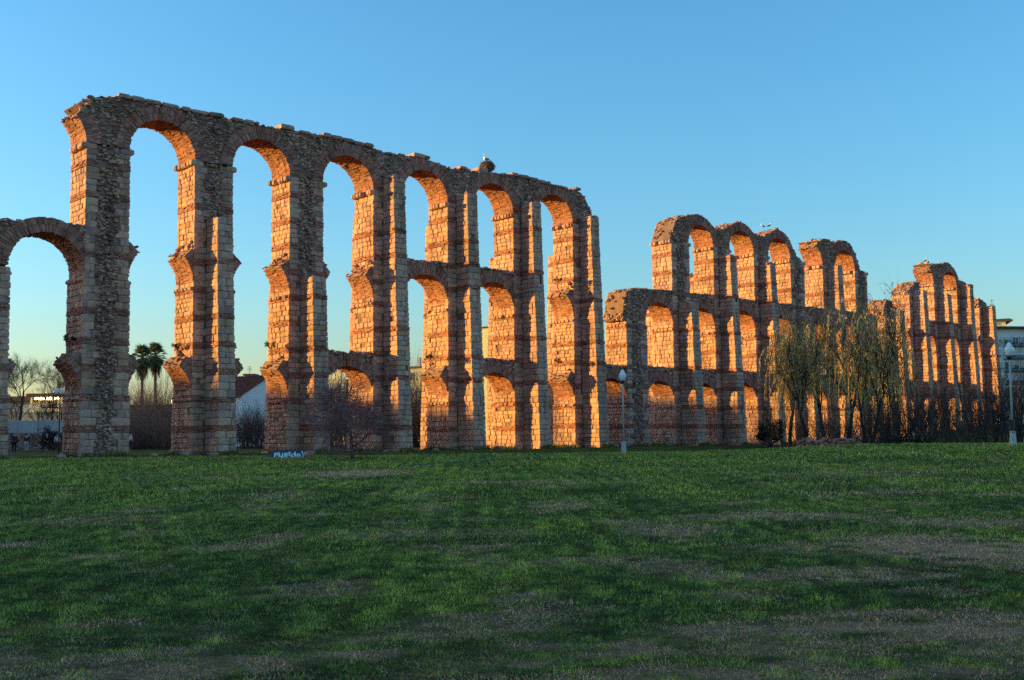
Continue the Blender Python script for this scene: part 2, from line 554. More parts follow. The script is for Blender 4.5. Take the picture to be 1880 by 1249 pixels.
def stone_verts(w, h, d, e=0.055, back=0.030, rough=1.0):
    """weathered ashlar in its own frame: x along the face, y outward (face at 0), z up; (n,28,3)"""
    w, h, d = (np.atleast_1d(np.asarray(q, float)) for q in (w, h, d))
    n = len(w)
    e = np.minimum(e, 0.3 * np.minimum(w, h))
    V = np.zeros((n, 28, 3))
    ax = np.stack([-w / 2, -w / 2 + e, w / 2 - e, w / 2], 1)
    az = np.stack([-h / 2, -h / 2 + e, h / 2 - e, h / 2], 1)
    for r in range(4):
        for c in range(4):
            i = r * 4 + c
            rim = r in (0, 3) or c in (0, 3)
            corner = r in (0, 3) and c in (0, 3)
            V[:, i, 0] = ax[:, c] + jit(n, 0.010 * rough) - (np.sign(c - 1.5) * np.abs(jit(n, .05)) * (0.9 if corner else 0.12) * rough if rim else 0)
            V[:, i, 2] = az[:, r] + jit(n, 0.010 * rough) - (np.sign(r - 1.5) * np.abs(jit(n, .05)) * (0.7 if corner else 0.12) * rough if rim else 0)
            V[:, i, 1] = (-back - np.abs(jit(n, 0.02)) - (0.025 if corner else 0)) if rim else jit(n, 0.020 * rough)
    for i, (r, c) in enumerate(_rim):
        V[:, 16 + i] = V[:, r * 4 + c]
        V[:, 16 + i, 1] = -d
    return V

def to_frame(V, C, Rt, Od):
    """V (n,k,3) local, C (n,3) centre, Rt (n,3) right, Od (n,3) outward"""
    up = np.array((0, 0, 1.0))
    return C[:, None] + V[..., 0:1] * Rt[:, None] + V[..., 1:2] * Od[:, None] + V[..., 2:3] * up

_t = (1 + 5 ** .5) / 2
ICO = np.array([(-1, _t, 0), (1, _t, 0), (-1, -_t, 0), (1, -_t, 0), (0, -1, _t), (0, 1, _t), (0, -1, -_t), (0, 1, -_t), (_t, 0, -1), (_t, 0, 1), (-_t, 0, -1), (-_t, 0, 1)], float) / math.hypot(1, _t)
ICOT = [(0, 11, 5), (0, 5, 1), (0, 1, 7), (0, 7, 10), (0, 10, 11), (1, 5, 9), (5, 11, 4), (11, 10, 2), (10, 7, 6), (7, 1, 8), (3, 9, 4), (3, 4, 2), (3, 2, 6), (3, 6, 8), (3, 8, 9), (4, 9, 5), (2, 4, 11), (6, 2, 10), (8, 6, 7), (9, 8, 1)]

def lumps(ac, P, size, flat=(1, 1, .7), col=RUBBLE, var=0.45):
    """rough field stones at P (n,3)"""
    n = len(P)
    if n == 0:
        return
    sz = np.asarray(size) * rng.uniform(0.55, 1.25, (n, 1)) * np.array(flat) * rng.uniform(0.7, 1.3, (n, 3))
    V = ICO[None] * (1 + rng.uniform(-.22, .22, (n, 12, 1)))
    a = rng.uniform(0, 6.28, n)
    ca, sa = np.cos(a)[:, None], np.sin(a)[:, None]
    V = V * sz[:, None]
    V = np.stack([V[..., 0] * ca - V[..., 1] * sa, V[..., 0] * sa + V[..., 1] * ca, V[..., 2]], -1)
    c = col * rng.uniform(1 - var, 1 + var, (n, 1)) * (1 + rng.uniform(-.08, .08, (n, 3)))
    ac.batch(V + P[:, None], None, ICOT, c)

def zl(s, z):
    return z * (1 + 0.0005 * np.asarray(s, float))

WID, DEP = 2.9, 2.6
BANDS = [2.1 + 1.87 * k for k in range(10)]

def widen(z):
    return 0.15 if z < 4.3 else (0.08 if z < 11.8 else 0.0)

def stone_cols(n, lit=1.0):
    v = rng.uniform(0.74, 1.14, (n, 1)) * lit
    c = STONE * v * (1 + rng.uniform(-.07, .07, (n, 3)))
    g = rng.random((n, 1))
    c = np.where(g < .18, c * np.array((0.86, 0.90, 1.0)), c)
    c = np.where(g > .90, c * np.array((1.12, 1.02, .86)), c)
    return c

UNIT = []
def unit_stones():
    for k in range(28):
        V = stone_verts([0.8], [0.40], [0.30])
        ac = Acc()
        ac.batch(V, _sq, None, stone_cols(1))
        UNIT.append(ac.mesh('stone_block', M_MAS))
unit_stones()

class Holder:
    """gathers the stones of one aqueduct stretch; the largest in view become objects of their own"""
    def __init__(self, root):
        self.root = root
        self.st = []            # dicts of arrays per part
    def stones(self, part, C, Rt, Od, w, h, vis):
        self.st.append((part, np.asarray(C), np.asarray(Rt), np.asarray(Od), np.asarray(w), np.asarray(h), vis))
    def flush(self, most):
        allm = []
        for i, (part, C, Rt, Od, w, h, vis) in enumerate(self.st):
            v = np.array((0, 0, CAMZ)) - C
            d = np.linalg.norm(v, axis=1)
            face = np.clip((v * Od).sum(1) / d, 0, 1)
            inv = np.abs(C[:, 0] / C[:, 1]) < 0.49
            m = w * h * face / d ** 2 * (1.0 if vis else 0.0) * inv
            allm.append(m)
        thr = np.sort(np.concatenate(allm))[::-1][most] if most else 1e9
        accs = {}
        for (part, C, Rt, Od, w, h, vis), m in zip(self.st, allm):
            big = m > max(thr, 0)
            sm = ~big
            if sm.any():
                ac = accs.setdefault(part.name, (part, Acc()))[1]
                V = stone_verts(w[sm], h[sm], np.full(sm.sum(), .3))
                ac.batch(to_frame(V, C[sm], Rt[sm], Od[sm]), _sq, None, stone_cols(sm.sum()))
            po = np.array(ORG[part.name])
            for i in np.nonzero(big)[0]:
                o = bpy.data.objects.new('stone_block', random.choice(UNIT))
                COL.objects.link(o)
                o.parent = part
                r, q = Rt[i] * (w[i] / .8), Od[i]
                l = C[i] - po
                zz = h[i] / .40
                o.matrix_basis = Matrix(((r[0], q[0], 0, l[0]), (r[1], q[1], 0, l[1]), (0, 0, zz, l[2]), (0, 0, 0, 1)))
        for part, ac in accs.values():
            ac.build('ashlar_courses', M_MAS, part, kind='stuff')

def split_len(L, lo, hi):
    out, x = [], 0.0
    while x < L - 1e-6:
        w = random.uniform(lo, hi)
        if L - x - w < lo * .7:
            w = L - x
        w = min(w, L - x)
        out.append((x, w))
        x += w
    return out

def face_courses(hold, part, a, b, out, zlist, lo, hi, skip=None, vis=True, push=0.0, inset=.012):
    """lay stones along the face from a to b (s,n pairs as functions of z) between the z pairs"""
    C, W_, H_ = [], [], []
    Rt = None
    for z0, z1 in zlist:
        zm = (z0 + z1) / 2
        pa, pb = np.array(a(zm)), np.array(b(zm))
        L = np.linalg.norm(pb - pa)
        if L < .1:
            continue
        d = (pb - pa) / L
        for x, w in split_len(L, lo, hi):
            if skip and skip(x + w / 2, L, zm, w):
                continue
            if random.random() < 0.012:
                continue                                   # a block robbed out or fallen
            g = random.uniform(.010, .022)
            pm = pa + d * (x + w / 2)
            o = push + random.uniform(-.035, .02)
            p = pm + np.array(out) * o
            C.append((p[0], p[1], zm))
            W_.append(w - g - inset * .0)
            H_.append(z1 - z0 - g)
    if not C:
        return
    C = np.array(C)
    dv = np.array(b(zlist[0][0])) - np.array(a(zlist[0][0]))
    dv /= np.linalg.norm(dv)
    wd = U * dv[0] + NN * dv[1]
    od = U * out[0] + NN * out[1]
    n = len(C)
    Cw = sw(C[:, 0], C[:, 1], C[:, 2])
    Rw = np.repeat(np.array([[wd[0], wd[1], 0]]), n, 0)
    Ow = np.repeat(np.array([[od[0], od[1], 0]]), n, 0)
    hold.stones(part, Cw, Rw, Ow, np.array(W_), np.array(H_), vis)

def band_bricks(ac, a, b, out, z0, z1, rows=4, bl=.40, skip=None):
    """a lacing course: thin bricks, each a small box standing proud of its bed"""
    a, b, out = np.array(a), np.array(b), np.array(out)
    L = np.linalg.norm(b - a)
    d = (b - a) / L
    V = []
    hh = (z1 - z0) / rows
    for r in range(rows):
        off = random.uniform(0, bl)
        x = -off
        while x < L:
            x0, x1 = max(x, 0) + .008, min(x + bl * random.uniform(.8, 1.2), L) - .008
            x += bl
            if x1 - x0 < .05 or (skip and skip((x0 + x1) / 2, L)) or random.random() < .05:
                continue
            f = random.uniform(-.035, .030)
            za, zb = z0 + r * hh + .008 + random.uniform(-.006, .006), z0 + (r + 1) * hh - .010
            p = []
            for z in (za, zb):
                for xx, oo in ((x0, -.16), (x1, -.16), (x1, f), (x0, f)):
                    q = a + d * xx + out * oo
                    p.append((q[0], q[1], z))
            V.append(p)
    if V:
        V = np.array(V)
        n = len(V)
        col = BRICK * rng.uniform(.6, 1.35, (n, 1)) * (1 + rng.uniform(-.08, .08, (n, 3)))
        ac.batch(sw(V[..., 0], V[..., 1], V[..., 2]), BOXQ, None, col)

def solid_sn(ac, s0, s1, n0, n1, z0, z1, col=MORTAR):
    p = [(s0, n1, z0), (s1, n1, z0), (s1, n0, z0), (s0, n0, z0), (s0, n1, z1), (s1, n1, z1), (s1, n0, z1), (s0, n0, z1)]
    p = np.array(p)
    ac.add(sw(p[:, 0], p[:, 1], p[:, 2]), BOXQ, None, col)

def butt_depth(z, f):
    return 2.2 - 0.75 * min(z, 20) / 20

def butt_half(z):
    return 0.66 - 0.10 * min(z, 20) / 20

def build_pier(hold, root, s, ztop, btop, bback=None, scar=True, lit_small=True):
    """one pier: core, ashlar, brick lacing, imposts; buttresses to the front and back are parts of their own"""
    gz = float(ground_z(*(A0 + U * (s + 1.4))))
    zb = gz - .25
    fx = lambda z: float(zl(s, z))
    org = tuple(sw(s + WID / 2, -DEP / 2, gz))
    ac = Acc()
    for z0, z1 in ((zb, min(4.3, ztop)), (4.3, min(11.8, ztop)), (11.8, ztop)):
        if z1 > z0:
            o = widen((z0 + z1) / 2) - .085
            solid_sn(ac, s - o, s + WID + o, -DEP - o, o, z0 if z0 == zb else fx(z0), fx(z1) - .08)
    pier = ac.build('pier', M_MAS, root, org)
    sc = s + WID / 2
    bands = [z + random.uniform(-.13, .13) for z in BANDS if z < ztop - .5 and random.random() > .09]
    edges = [zb]
    for z in bands:
        edges += [fx(z) - .21, fx(z) + .21]
    edges.append(fx(ztop))
    zs_front, zs_side, zs_b = [], [], []
    for k in range(0, len(edges) - 1, 2):
        a, b = edges[k], edges[k + 1]
        if b - a < .15:
            continue
        nf = max(1, round((b - a) / random.uniform(.36, .48)))
        ns = max(1, round((b - a) / random.uniform(.30, .42)))
        zs_front += [(a + (b - a) * i / nf, a + (b - a) * (i + 1) / nf) for i in range(nf)]
        zs_side += [(a + (b - a) * i / ns, a + (b - a) * (i + 1) / ns) for i in range(ns)]
    L_ = lambda z: s - widen(z)
    R_ = lambda z: s + WID + widen(z)
    F_ = lambda z: widen(z)
    B_ = lambda z: -DEP - widen(z)
    def skip_front(x, L, z, w):
        m = abs(x - L / 2)
        if z < fx(btop):
            return m < butt_half(z) - w * .35
        return scar and m < .52 + .10 * math.sin(z * 5.1 + s) and z < fx(ztop) - .1
    def skip_back(x, L, z, w):
        return abs(x - L / 2) < butt_half(z) - w * .35 and z < fx(bback or btop)
    face_courses(hold, pier, lambda z: (L_(z), F_(z)), lambda z: (R_(z), F_(z)), (0, 1), zs_front, .55, 1.05, skip_front)
    face_courses(hold, pier, lambda z: (L_(z), B_(z)), lambda z: (L_(z), F_(z)), (-1, 0), zs_side, .38, .74)
    face_courses(hold, pier, lambda z: (R_(z), F_(z)), lambda z: (R_(z), B_(z)), (1, 0), zs_front, .6, 1.0, None, False)
    face_courses(hold, pier, lambda z: (R_(z), B_(z)), lambda z: (L_(z), B_(z)), (0, -1), zs_front, .6, 1.0, skip_back, False)
    for zc in bands:
        z0, z1 = fx(zc) - .20, fx(zc) + .20
        w = widen(zc)
        ab = Acc()
        sk = lambda x, L: abs(x - L / 2) < (butt_half(zc) if zc < btop else .5)
        skf = sk if (zc < btop or scar) else None
        band_bricks(ab, (s - w, w), (s + WID + w, w), (0, 1), z0, z1, 4, .42, skf)
        band_bricks(ab, (s - w, -DEP - w), (s - w, w), (-1, 0), z0, z1)
        band_bricks(ab, (s + WID + w, w), (s + WID + w, -DEP - w), (1, 0), z0, z1, 3)
        band_bricks(ab, (s + WID + w, -DEP - w), (s - w, -DEP - w), (0, -1), z0, z1, 3, .42, sk)
        ab.build('brick_band', M_MAS, pier, kind='stuff')
    # imposts: a row of blocks jutting from both inner sides
    ai = Acc()
    for zi, pr, hh in ((4.05, .13, .24), (11.55, .15, .26), (20.15, .30, .36)):
        if zi > ztop + .3:
            continue
        w = widen(zi + .2)
        for side in (-1, 1):
            p = (s - w) if side < 0 else (s + WID + w)
            V, W2 = [], []
            for x, ww in split_len(DEP + .1, .3, .55):
                if random.random() < .12:
                    continue
                V.append((p + side * (pr + random.uniform(-.06, .03)), -DEP - .05 + x + ww / 2, fx(zi) + random.uniform(-.02, .02)))
                W2.append(ww - .03)
            if not V:
                continue
            V = np.array(V)
            n = len(V)
            sv = stone_verts(np.array(W2), np.full(n, hh), np.full(n, .45), .07, .07)
            od = np.array([[U[0] * side, U[1] * side, 0]])
            rd = np.array([[NN[0], NN[1], 0]]) * (1 if side < 0 else -1)
            ai.batch(to_frame(sv, sw(V[:, 0], V[:, 1], V[:, 2]), np.repeat(rd, n, 0), np.repeat(od, n, 0)), _sq, None, stone_cols(n))
    ai.build('impost', M_MAS, pier, kind='stuff')
    # bare rubble core where the facing or the buttress has been torn away
    if scar and btop < ztop - .3:
        ar = Acc()
        z0, z1 = max(fx(btop), zb), fx(ztop) + .1
        n = int((z1 - z0) * 1.25 * 44)
        zz = rng.uniform(z0, z1, n)
        ss = sc + rng.uniform(-.62, .62, n)
        w = np.array([widen(q) for q in zz])
        nn = w - .03 + .09 * wob(ss * 3, zz, 1.6, 3) + jit(n, .04)
        lumps(ar, sw(ss, nn, zz), .115, (1.15, 1.15, .75), RUBBLE * .95, .5)
        ar.build('rubble_core', M_MAS, pier, kind='stuff')
    # buttresses
    for f, bt in ((1, btop), (-1, bback if bback is not None else btop)):
        if bt < 2.5:
            continue
        base_n = 0 if f > 0 else -DEP
        bo = tuple(sw(sc, base_n + f * 1.0, gz))
        ab = Acc()
        for k in range(12):
            z0, z1 = zb + (fx(bt) - zb) * k / 12, zb + (fx(bt) - zb) * (k + 1) / 12
            hw, bd = butt_half(z1) - .10, butt_depth(z1, f) - .10
            n0, n1 = (base_n - .2, base_n + bd) if f > 0 else (base_n - bd, base_n + .2)
            solid_sn(ab, sc - hw, sc + hw, n0, n1, z0, z1 - (.1 if k == 11 else 0))
        bu = ab.build('buttress', M_MAS, root, bo)
        be = [zb] + [e for z in BANDS if z < bt - .3 for e in (fx(z) - .18, fx(z) + .18)] + [fx(bt)]
        zlist = []
        for k in range(0, len(be) - 1):
            a, b = be[k], be[k + 1]
            if k % 2 == 1 and random.random() < .45:
                continue
            nf = max(1, round((b - a) / random.uniform(.38, .5)))
            zlist += [(a + (b - a) * i / nf, a + (b - a) * (i + 1) / nf) for i in range(nf)]
        hb = lambda z: butt_half(z)
        N_ = lambda z: base_n + f * (butt_depth(z, f) + widen(z) * .3)
        M_ = lambda z: base_n + f * widen(z)
        if f > 0:
            face_courses(hold, bu, lambda z: (sc - hb(z), N_(z)), lambda z: (sc + hb(z), N_(z)), (0, 1), zlist, .5, .9)
            face_courses(hold, bu, lambda z: (sc - hb(z), M_(z)), lambda z: (sc - hb(z), N_(z)), (-1, 0), zlist, .45, .95)
            face_courses(hold, bu, lambda z: (sc + hb(z), N_(z)), lambda z: (sc + hb(z), M_(z)), (1, 0), zlist, .5, .95, None, False)
        else:
            face_courses(hold, bu, lambda z: (sc + hb(z), N_(z)), lambda z: (sc - hb(z), N_(z)), (0, -1), zlist, .5, .9, None, False)
            face_courses(hold, bu, lambda z: (sc - hb(z), N_(z)), lambda z: (sc - hb(z), M_(z)), (-1, 0), zlist, .45, .95, None, False)
            face_courses(hold, bu, lambda z: (sc + hb(z), M_(z)), lambda z: (sc + hb(z), N_(z)), (1, 0), zlist, .5, .95, None, False)
        ac2 = Acc()
        covered = [(a, b) for a, b in zlist]
        for z in BANDS:
            if z < bt - .3 and not any(a < fx(z) < b for a, b in covered):
                z0, z1 = fx(z) - .17, fx(z) + .17
                h_ = hb(z)
                if f > 0:
                    band_bricks(ac2, (sc - h_, N_(z)), (sc + h_, N_(z)), (0, 1), z0, z1, 3)
                else:
                    band_bricks(ac2, (sc + h_, N_(z)), (sc - h_, N_(z)), (0, -1), z0, z1, 3)
                band_bricks(ac2, (sc - h_, min(M_(z), N_(z))), (sc - h_, max(M_(z), N_(z))), (-1, 0), z0, z1, 3)
                band_bricks(ac2, (sc + h_, max(M_(z), N_(z))), (sc + h_, min(M_(z), N_(z))), (1, 0), z0, z1, 3)
        # weathered rubble on the broken head
        k = 26
        hp = sw(sc + rng.uniform(-.5, .5, k), base_n + f * rng.uniform(.0, 1.35, k), fx(bt) - .05 + rng.uniform(-.1, .12, k))
        lumps(ac2, hp, .2, (1.2, 1.2, .7))
        ac2.build('brick_band', M_MAS, bu, kind='stuff')
    return pier

def ring_bricks(ac, sc, zs, r, a0, a1, n0, n1, t=.94, ragged=(0, 0)):
    """radial arch bricks, inner ring across the whole soffit and outer ring on the two faces"""
    st = .085 / r
    ks = np.arange(a0, a1, st)
    V, Cc = [], []
    nd = 5
    for layer in (0, 1):
        r0 = r + layer * t / 2
        r1 = r0 + t / 2
        for k in ks:
            for j in range(nd):
                if layer == 1 and j not in (0, nd - 1):
                    continue
                if random.random() < .03:
                    continue
                u = (k - a0) / max(a1 - a0, 1e-6)
                if ragged[0] and u < .22 and random.random() < ragged[0] * (1 - u / .22):
                    continue
                if ragged[1] and u > .78 and random.random() < ragged[1] * (u - .78) / .22:
                    continue
                na = n0 + (n1 - n0) * j / nd + .006
                nb = n0 + (n1 - n0) * (j + 1) / nd - .006
                if j == 0:
                    na += random.uniform(-.03, .04)
                if j == nd - 1:
                    nb += random.uniform(-.04, .03)
                ra = r0 + random.uniform(-.03, .035) if layer == 0 else r0 + .01
                rb = r1 - .01 + random.uniform(-.02, .02)
                p0, p1 = k + st * .07 + random.uniform(-.06, .06) * st, k + st * .93
                p = []
                for ang in (p0, p1):
                    for rr, q in ((ra, na), (rb, na), (rb, nb), (ra, nb)):
                        p.append((sc + rr * math.cos(ang), q, zs + rr * math.sin(ang)))
                V.append(p)
    V = np.array(V)
    n = len(V)
    col = BRICK * rng.uniform(.62, 1.4, (n, 1)) * (1 + rng.uniform(-.08, .08, (n, 3)))
    pale = rng.random((n, 1)) < .15
    col = np.where(pale, RUBBLE * rng.uniform(.7, 1.1, (n, 1)), col)
    ac.batch(sw(V[..., 0], V[..., 1], V[..., 2]), BOXQ, None, col)

def ring_core(ac, sc, zs, r0, r1, a0, a1, n0, n1):
    m = max(3, int((a1 - a0) / .12))
    an = np.linspace(a0, a1, m + 1)
    P = []
    for a in an:
        for rr, q in ((r0, n1), (r1, n1), (r1, n0), (r0, n0)):
            P.append((sc + rr * math.cos(a), q, zs + rr * math.sin(a)))
    P = np.array(P)
    q = []
    for k in range(m):
        for i in range(4):
            q.append((k * 4 + i, k * 4 + (i + 1) % 4, (k + 1) * 4 + (i + 1) % 4, (k + 1) * 4 + i))
    q += [(3, 2, 1, 0), (m * 4, m * 4 + 1, m * 4 + 2, m * 4 + 3)]
    ac.add(sw(P[:, 0], P[:, 1], P[:, 2]), q, None, MORTAR * 1.2)

def fill_wall(root, name, prof, bottom, n0, n1, arcs, cap=True, dense=30, kindname='rubble_wall'):
    """rubble masonry between a bottom line and a ruined top line, studded with field stones"""
    s0, s1 = prof[0][0], prof[-1][0]
    ss = np.arange(s0, s1 + .001, .18)
    if len(ss) < 3:
        ss = np.linspace(s0, s1, 3)
    zt = lerp_table(ss, prof) + jit(len(ss), .05) - .06
    zb = np.array([bottom(x) for x in ss])
    ok = zt > zb + .05
    zt = np.maximum(zt, zb + .05)
    m = len(ss)
    i0, i1 = n0 + .07, n1 - .07
    P = np.concatenate([sw(ss, np.full(m, q), z) for q, z in ((i1, zb), (i1, zt), ((i0 + i1) / 2 + jit(m, .2), zt + jit(m, .06)), (i0, zt + jit(m, .08)), (i0, zb))])
    q = []
    for k in range(m - 1):
        for j in range(5):
            a, b = j * m, ((j + 1) % 5) * m
            q.append((a + k, a + k + 1, b + k + 1, b + k))
    t = []
    for k in (0, m - 1):
        for j in range(1, 4):
            tri = (k, j * m + k, (j + 1) * m + k)
            t.append(tri if k == 0 else tri[::-1])
    ac = Acc()
    ac.add(P, q, t, RUBBLE * .55)
    L = s1 - s0
    H = max(prof, key=lambda p: p[1])[1] - zb.min()
    def inside(x, z):
        k = (z < lerp_table(x, prof) - .02)
        bb = np.interp(x, ss, zb)
        k &= z > bb + .02
        for (c, zz, r) in arcs:
            k &= (x - c) ** 2 + (z - zz) ** 2 > r * r
        return k
    n = int(L * H * dense)
    for face in (1, 0):
        x, z = rng.uniform(s0, s1, n), rng.uniform(zb.min(), zb.min() + H, n)
        k = inside(x, z)
        x, z = x[k], z[k]
        q_ = (n1 - .06 if face else n0 + .06) + .05 * wob(x, z, 1.2, 4) + jit(len(x), .035)
        lumps(ac, sw(x, q_, z), .13, (1.2, 1.2, .72), RUBBLE, .5)
    k = int(L * (n1 - n0) * 9)
    x = rng.uniform(s0, s1, k)
    top = lerp_table(x, prof)
    lumps(ac, sw(x, rng.uniform(n0 + .1, n1 - .1, k), top - .03 + jit(k, .05)), .2, (1.15, 1.15, .65), RUBBLE * .9, .4)
    for xe, sg in ((s0, -1), (s1, 1)):
        zlo, zhi = bottom(xe), lerp_table([xe], prof)[0]
        if zhi - zlo > .3:
            k = int((zhi - zlo) * (n1 - n0) * 26)
            lumps(ac, sw(xe + sg * .03 + jit(k, .05), rng.uniform(n0, n1, k), rng.uniform(zlo, zhi, k)), .14, (1.1, 1.1, .8), RUBBLE * 1.1, .45)
    return ac.build(name, M_MAS, root, kind='stuff')

def arch_part(root, s_l, s_r, zs, a0=0, a1=180, n0=-DEP + .04, n1=-.04, t=.94, name='arch', org=None):
    """brick arch springing between s_l and s_r; a0..a1 in degrees keep only a broken springer"""
    sc, r = (s_l + s_r) / 2, (s_r - s_l) / 2
    ac = Acc()
    ring_core(ac, sc, zs, r + .06, r + t - .05, R(a0), R(a1), n0 + .07, n1 - .07)
    ang = R((a0 + a1) / 2)
    og = tuple(sw(sc + r * math.cos(ang), (n0 + n1) / 2, zs + r * math.sin(ang)))
    p = ac.build(name, M_MAS, root, og)
    ab = Acc()
    ring_bricks(ab, sc, zs, r, R(a0), R(a1), n0, n1, t, (.8 if a0 > 5 else 0, .8 if a1 < 175 else 0))
    ab.build('brick_ring', M_MAS, p, kind='stuff')
    return p, (sc, zs, r + t - .03), (sc, zs, r)

def stub(root, s_face, side, zs, deg, t=.94):
    """springer of a fallen arch on one side of a pier with its wedge of rubble"""
    r = 2.25
    if side > 0:
        sl, sr, a0, a1 = s_face, s_face + 2 * r, 180 - deg, 180
    else:
        sl, sr, a0, a1 = s_face - 2 * r, s_face, 0, deg
    p, big, small = arch_part(root, sl, sr, zs, a0, a1, t=t, name='broken_springer')
    sc = (sl + sr) / 2
    R1 = r + t
    ar = Acc()
    zt = zs + R1 * math.sin(R(min(deg, 56))) + .5
    k = 170 if deg < 60 else 60
    x = s_face + side * rng.uniform(-.05, 1.0, k)
    z = rng.uniform(zs + .3, zt + .5, k)
    ok = ((x - sc) ** 2 + (z - zs) ** 2 > (R1 - .1) ** 2) & (np.abs(x - s_face) < .05 + .62 * (zt - z) / (zt - zs)) & (z < zt)
    lumps(ar, sw(x[ok], rng.uniform(-DEP + .15, -.12, ok.sum()), z[ok]), .19, (1.1, 1.1, .85), RUBBLE * .9, .4)
    # bricks left sticking out of the broken edge
    an = R(180 - deg) if side > 0 else R(deg)
    k = 26
    rr = rng.uniform(r + .05, R1, k)
    a = an + rng.uniform(-.10, .10, k)
    lumps(ar, sw(sc + rr * np.cos(a), rng.uniform(-DEP + .15, -.15, k), zs + rr * np.sin(a)), .11, (1.1, 1.1, .7), BRICK * 1.05, .35)
    ar.build('rubble_core', M_MAS, p, kind='stuff')
    return zt

def cap_stones(root, ranges, prof, n0=-DEP, n1=.06):
    for s0, s1, dz, h in ranges:
        x = s0
        while x < s1 - .3:
            w = min(random.uniform(.8, 1.35), s1 - x)
            z = float(lerp_table([x + w / 2], prof)[0]) + dz + random.uniform(-.03, .05)
            for (a, b) in ((n1 - 1.35 + random.uniform(-.1, .1), n1 + random.uniform(-.05, .1)), (n0 - .05, n0 + 1.2 + random.uniform(-.1, .1))):
                ac = Acc()
                g = random.uniform(.02, .08)
                tl = random.uniform(-.04, .04)
                P = []
                for zz, ins in ((0, .05), (.08, 0), (h - .1, .0), (h, .12)):
                    for (q, r_) in ((x + g + ins, b - ins), (x + w - g - ins, b - ins), (x + w - g - ins, a + ins), (x + g + ins, a + ins)):
                        P.append((q + random.uniform(-.03, .03), r_ + random.uniform(-.03, .03), z - .12 + zz + tl * (q - x - w / 2) + random.uniform(-.02, .02)))
                P = np.array(P)
                qs = [(3, 2, 1, 0), (12, 13, 14, 15)]
                for l in range(3):
                    for i in range(4):
                        qs.append((l * 4 + i, l * 4 + (i + 1) % 4, (l + 1) * 4 + (i + 1) % 4, (l + 1) * 4 + i))
                c = STONE * random.uniform(.55, 1.0) * np.array((.92, .95, 1.0))
                ac.add(sw(P[:, 0], P[:, 1], P[:, 2]), qs, None, c)
                ac.build('capping_stone', M_MAS, root, tuple(sw(x + w / 2, (a + b) / 2, z)))
            x += w

# ------------------------------------------------------------------ the long stretch of the aqueduct
PS = {0: -7.42, 1: 0.0, 2: 7.42, 3: 14.85, 4: 22.28, 5: 29.74, 6: 37.12, 7: 44.56, 8: 51.78, 9: 58.85, 10: 65.8, 11: 73.1, 12: 80.3, 13: 87.15, 14: 94.5,
      15: 101.6, 16: 108.2, 17: 115.2, 18: 122.1, 19: 129.05}
IMP = 20.32
AQ = thing('aqueduct', 'long tall stretch of ruined stone and brick aqueduct with three tiers of arches', 'aqueduct', tuple(sw(40, -1.3, .3)))
RU = thing('aqueduct', 'lower far ruined stretch of the aqueduct behind the bare shrubs, beside the white flats', 'aqueduct', tuple(sw(115, -1.3, 1.0)))
HA, HR = Holder(AQ), Holder(RU)

PIERS = [  # index, top of ashlar, top of front buttress, back buttress
    (0, 11.9, 0, 11), (1, IMP, 0, 12), (2, IMP, 16.3, 15), (3, IMP, 12.9, 14), (4, IMP, 21.3, 19), (5, IMP, 21.0, 19), (6, IMP, 21.2, 17), (7, IMP, 20.9, 18),
    (8, 12.1, 0, 9), (9, IMP, 14.1, 15), (10, IMP, 19.4, 18), (11, IMP, 19.2, 18), (12, IMP, 14.0, 15), (13, IMP, 20.2, 18), (14, IMP, 15.0, 15)]
for k, zt, bt, bb in PIERS:
    build_pier(HA, AQ, PS[k], zt, bt, bb)
for k, zt, bt, bb in [(15, 15.6, 16.0, 14), (16, 18.7, 18.9, 17), (17, IMP, 18.8, 17), (18, IMP, 20.6, 18), (19, 18.3, 18.2, 16)]:
    build_pier(HR, RU, PS[k], zt, bt, bb)
HA.flush(300)
HR.flush(60)

Z1, Z2, Z3 = 4.45, 12.0, 20.36
def span(i):
    return PS[i] + WID, PS[i + 1]

def tier_arch(root, i, z, top, dense=26):
    sl, sr = span(i)
    m = (sl + sr) / 2
    zs = float(zl(m, z))
    w = .12 if z < 8 else .05
    p, big, small = arch_part(root, sl - .02, sr + .02, zs, n0=-DEP + .06, n1=-.06)
    zt = float(zl(m, top))
    pr = [(sl + .02, zt)] + [(sl + (sr - sl) * f, zt + random.uniform(-.08, .06)) for f in (.2, .4, .6, .8)] + [(sr - .02, zt)]
    c, zz, r = big
    bot = lambda x: zz + math.sqrt(max((r - .25) ** 2 - (x - c) ** 2, 0)) if abs(x - c) < r - .25 else zz + .02
    fill_wall(p, 'rubble_spandrel', pr, bot, -DEP + .07, -.07, [big], dense=dense)
    return p
for i in (3, 5, 7, 8, 9, 10, 11, 12, 13):
    tier_arch(AQ, i, Z1, 7.82)
for i in (4, 5, 9, 10, 11, 12, 13):
    tier_arch(AQ, i, Z2, 15.38)
for i in (16, 17):
    tier_arch(RU, i, Z1, 7.7)
    tier_arch(RU, i, Z2, 15.5)
tier_arch(RU, 15, Z1, 7.7)

def wall_over(root, arcs_idx, zspring, prof, name, extra_arcs=(), base_z=None, dense=30):
    """top tier: arch rings with one ruined wall running over them"""
    arcs = []
    for i in arcs_idx:
        sl, sr = span(i)
        zs = float(zl((sl + sr) / 2, zspring))
        p, big, small = arch_part(root, sl - .02, sr + .02, zs)
        arcs.append(big)
    arcs += list(extra_arcs)
    s_lo = prof[0][0]
    def bot(x):
        b = float(zl(x, zspring)) if base_z is None else base_z
        for c, zz, r in arcs:
            if abs(x - c) < r - .25:
                b = max(b, zz + math.sqrt(max((r - .25) ** 2 - (x - c) ** 2, 0)))
        return b
    fill_wall(root, name, prof, bot, -DEP + .06, -.06, arcs, dense=dense)
    return arcs

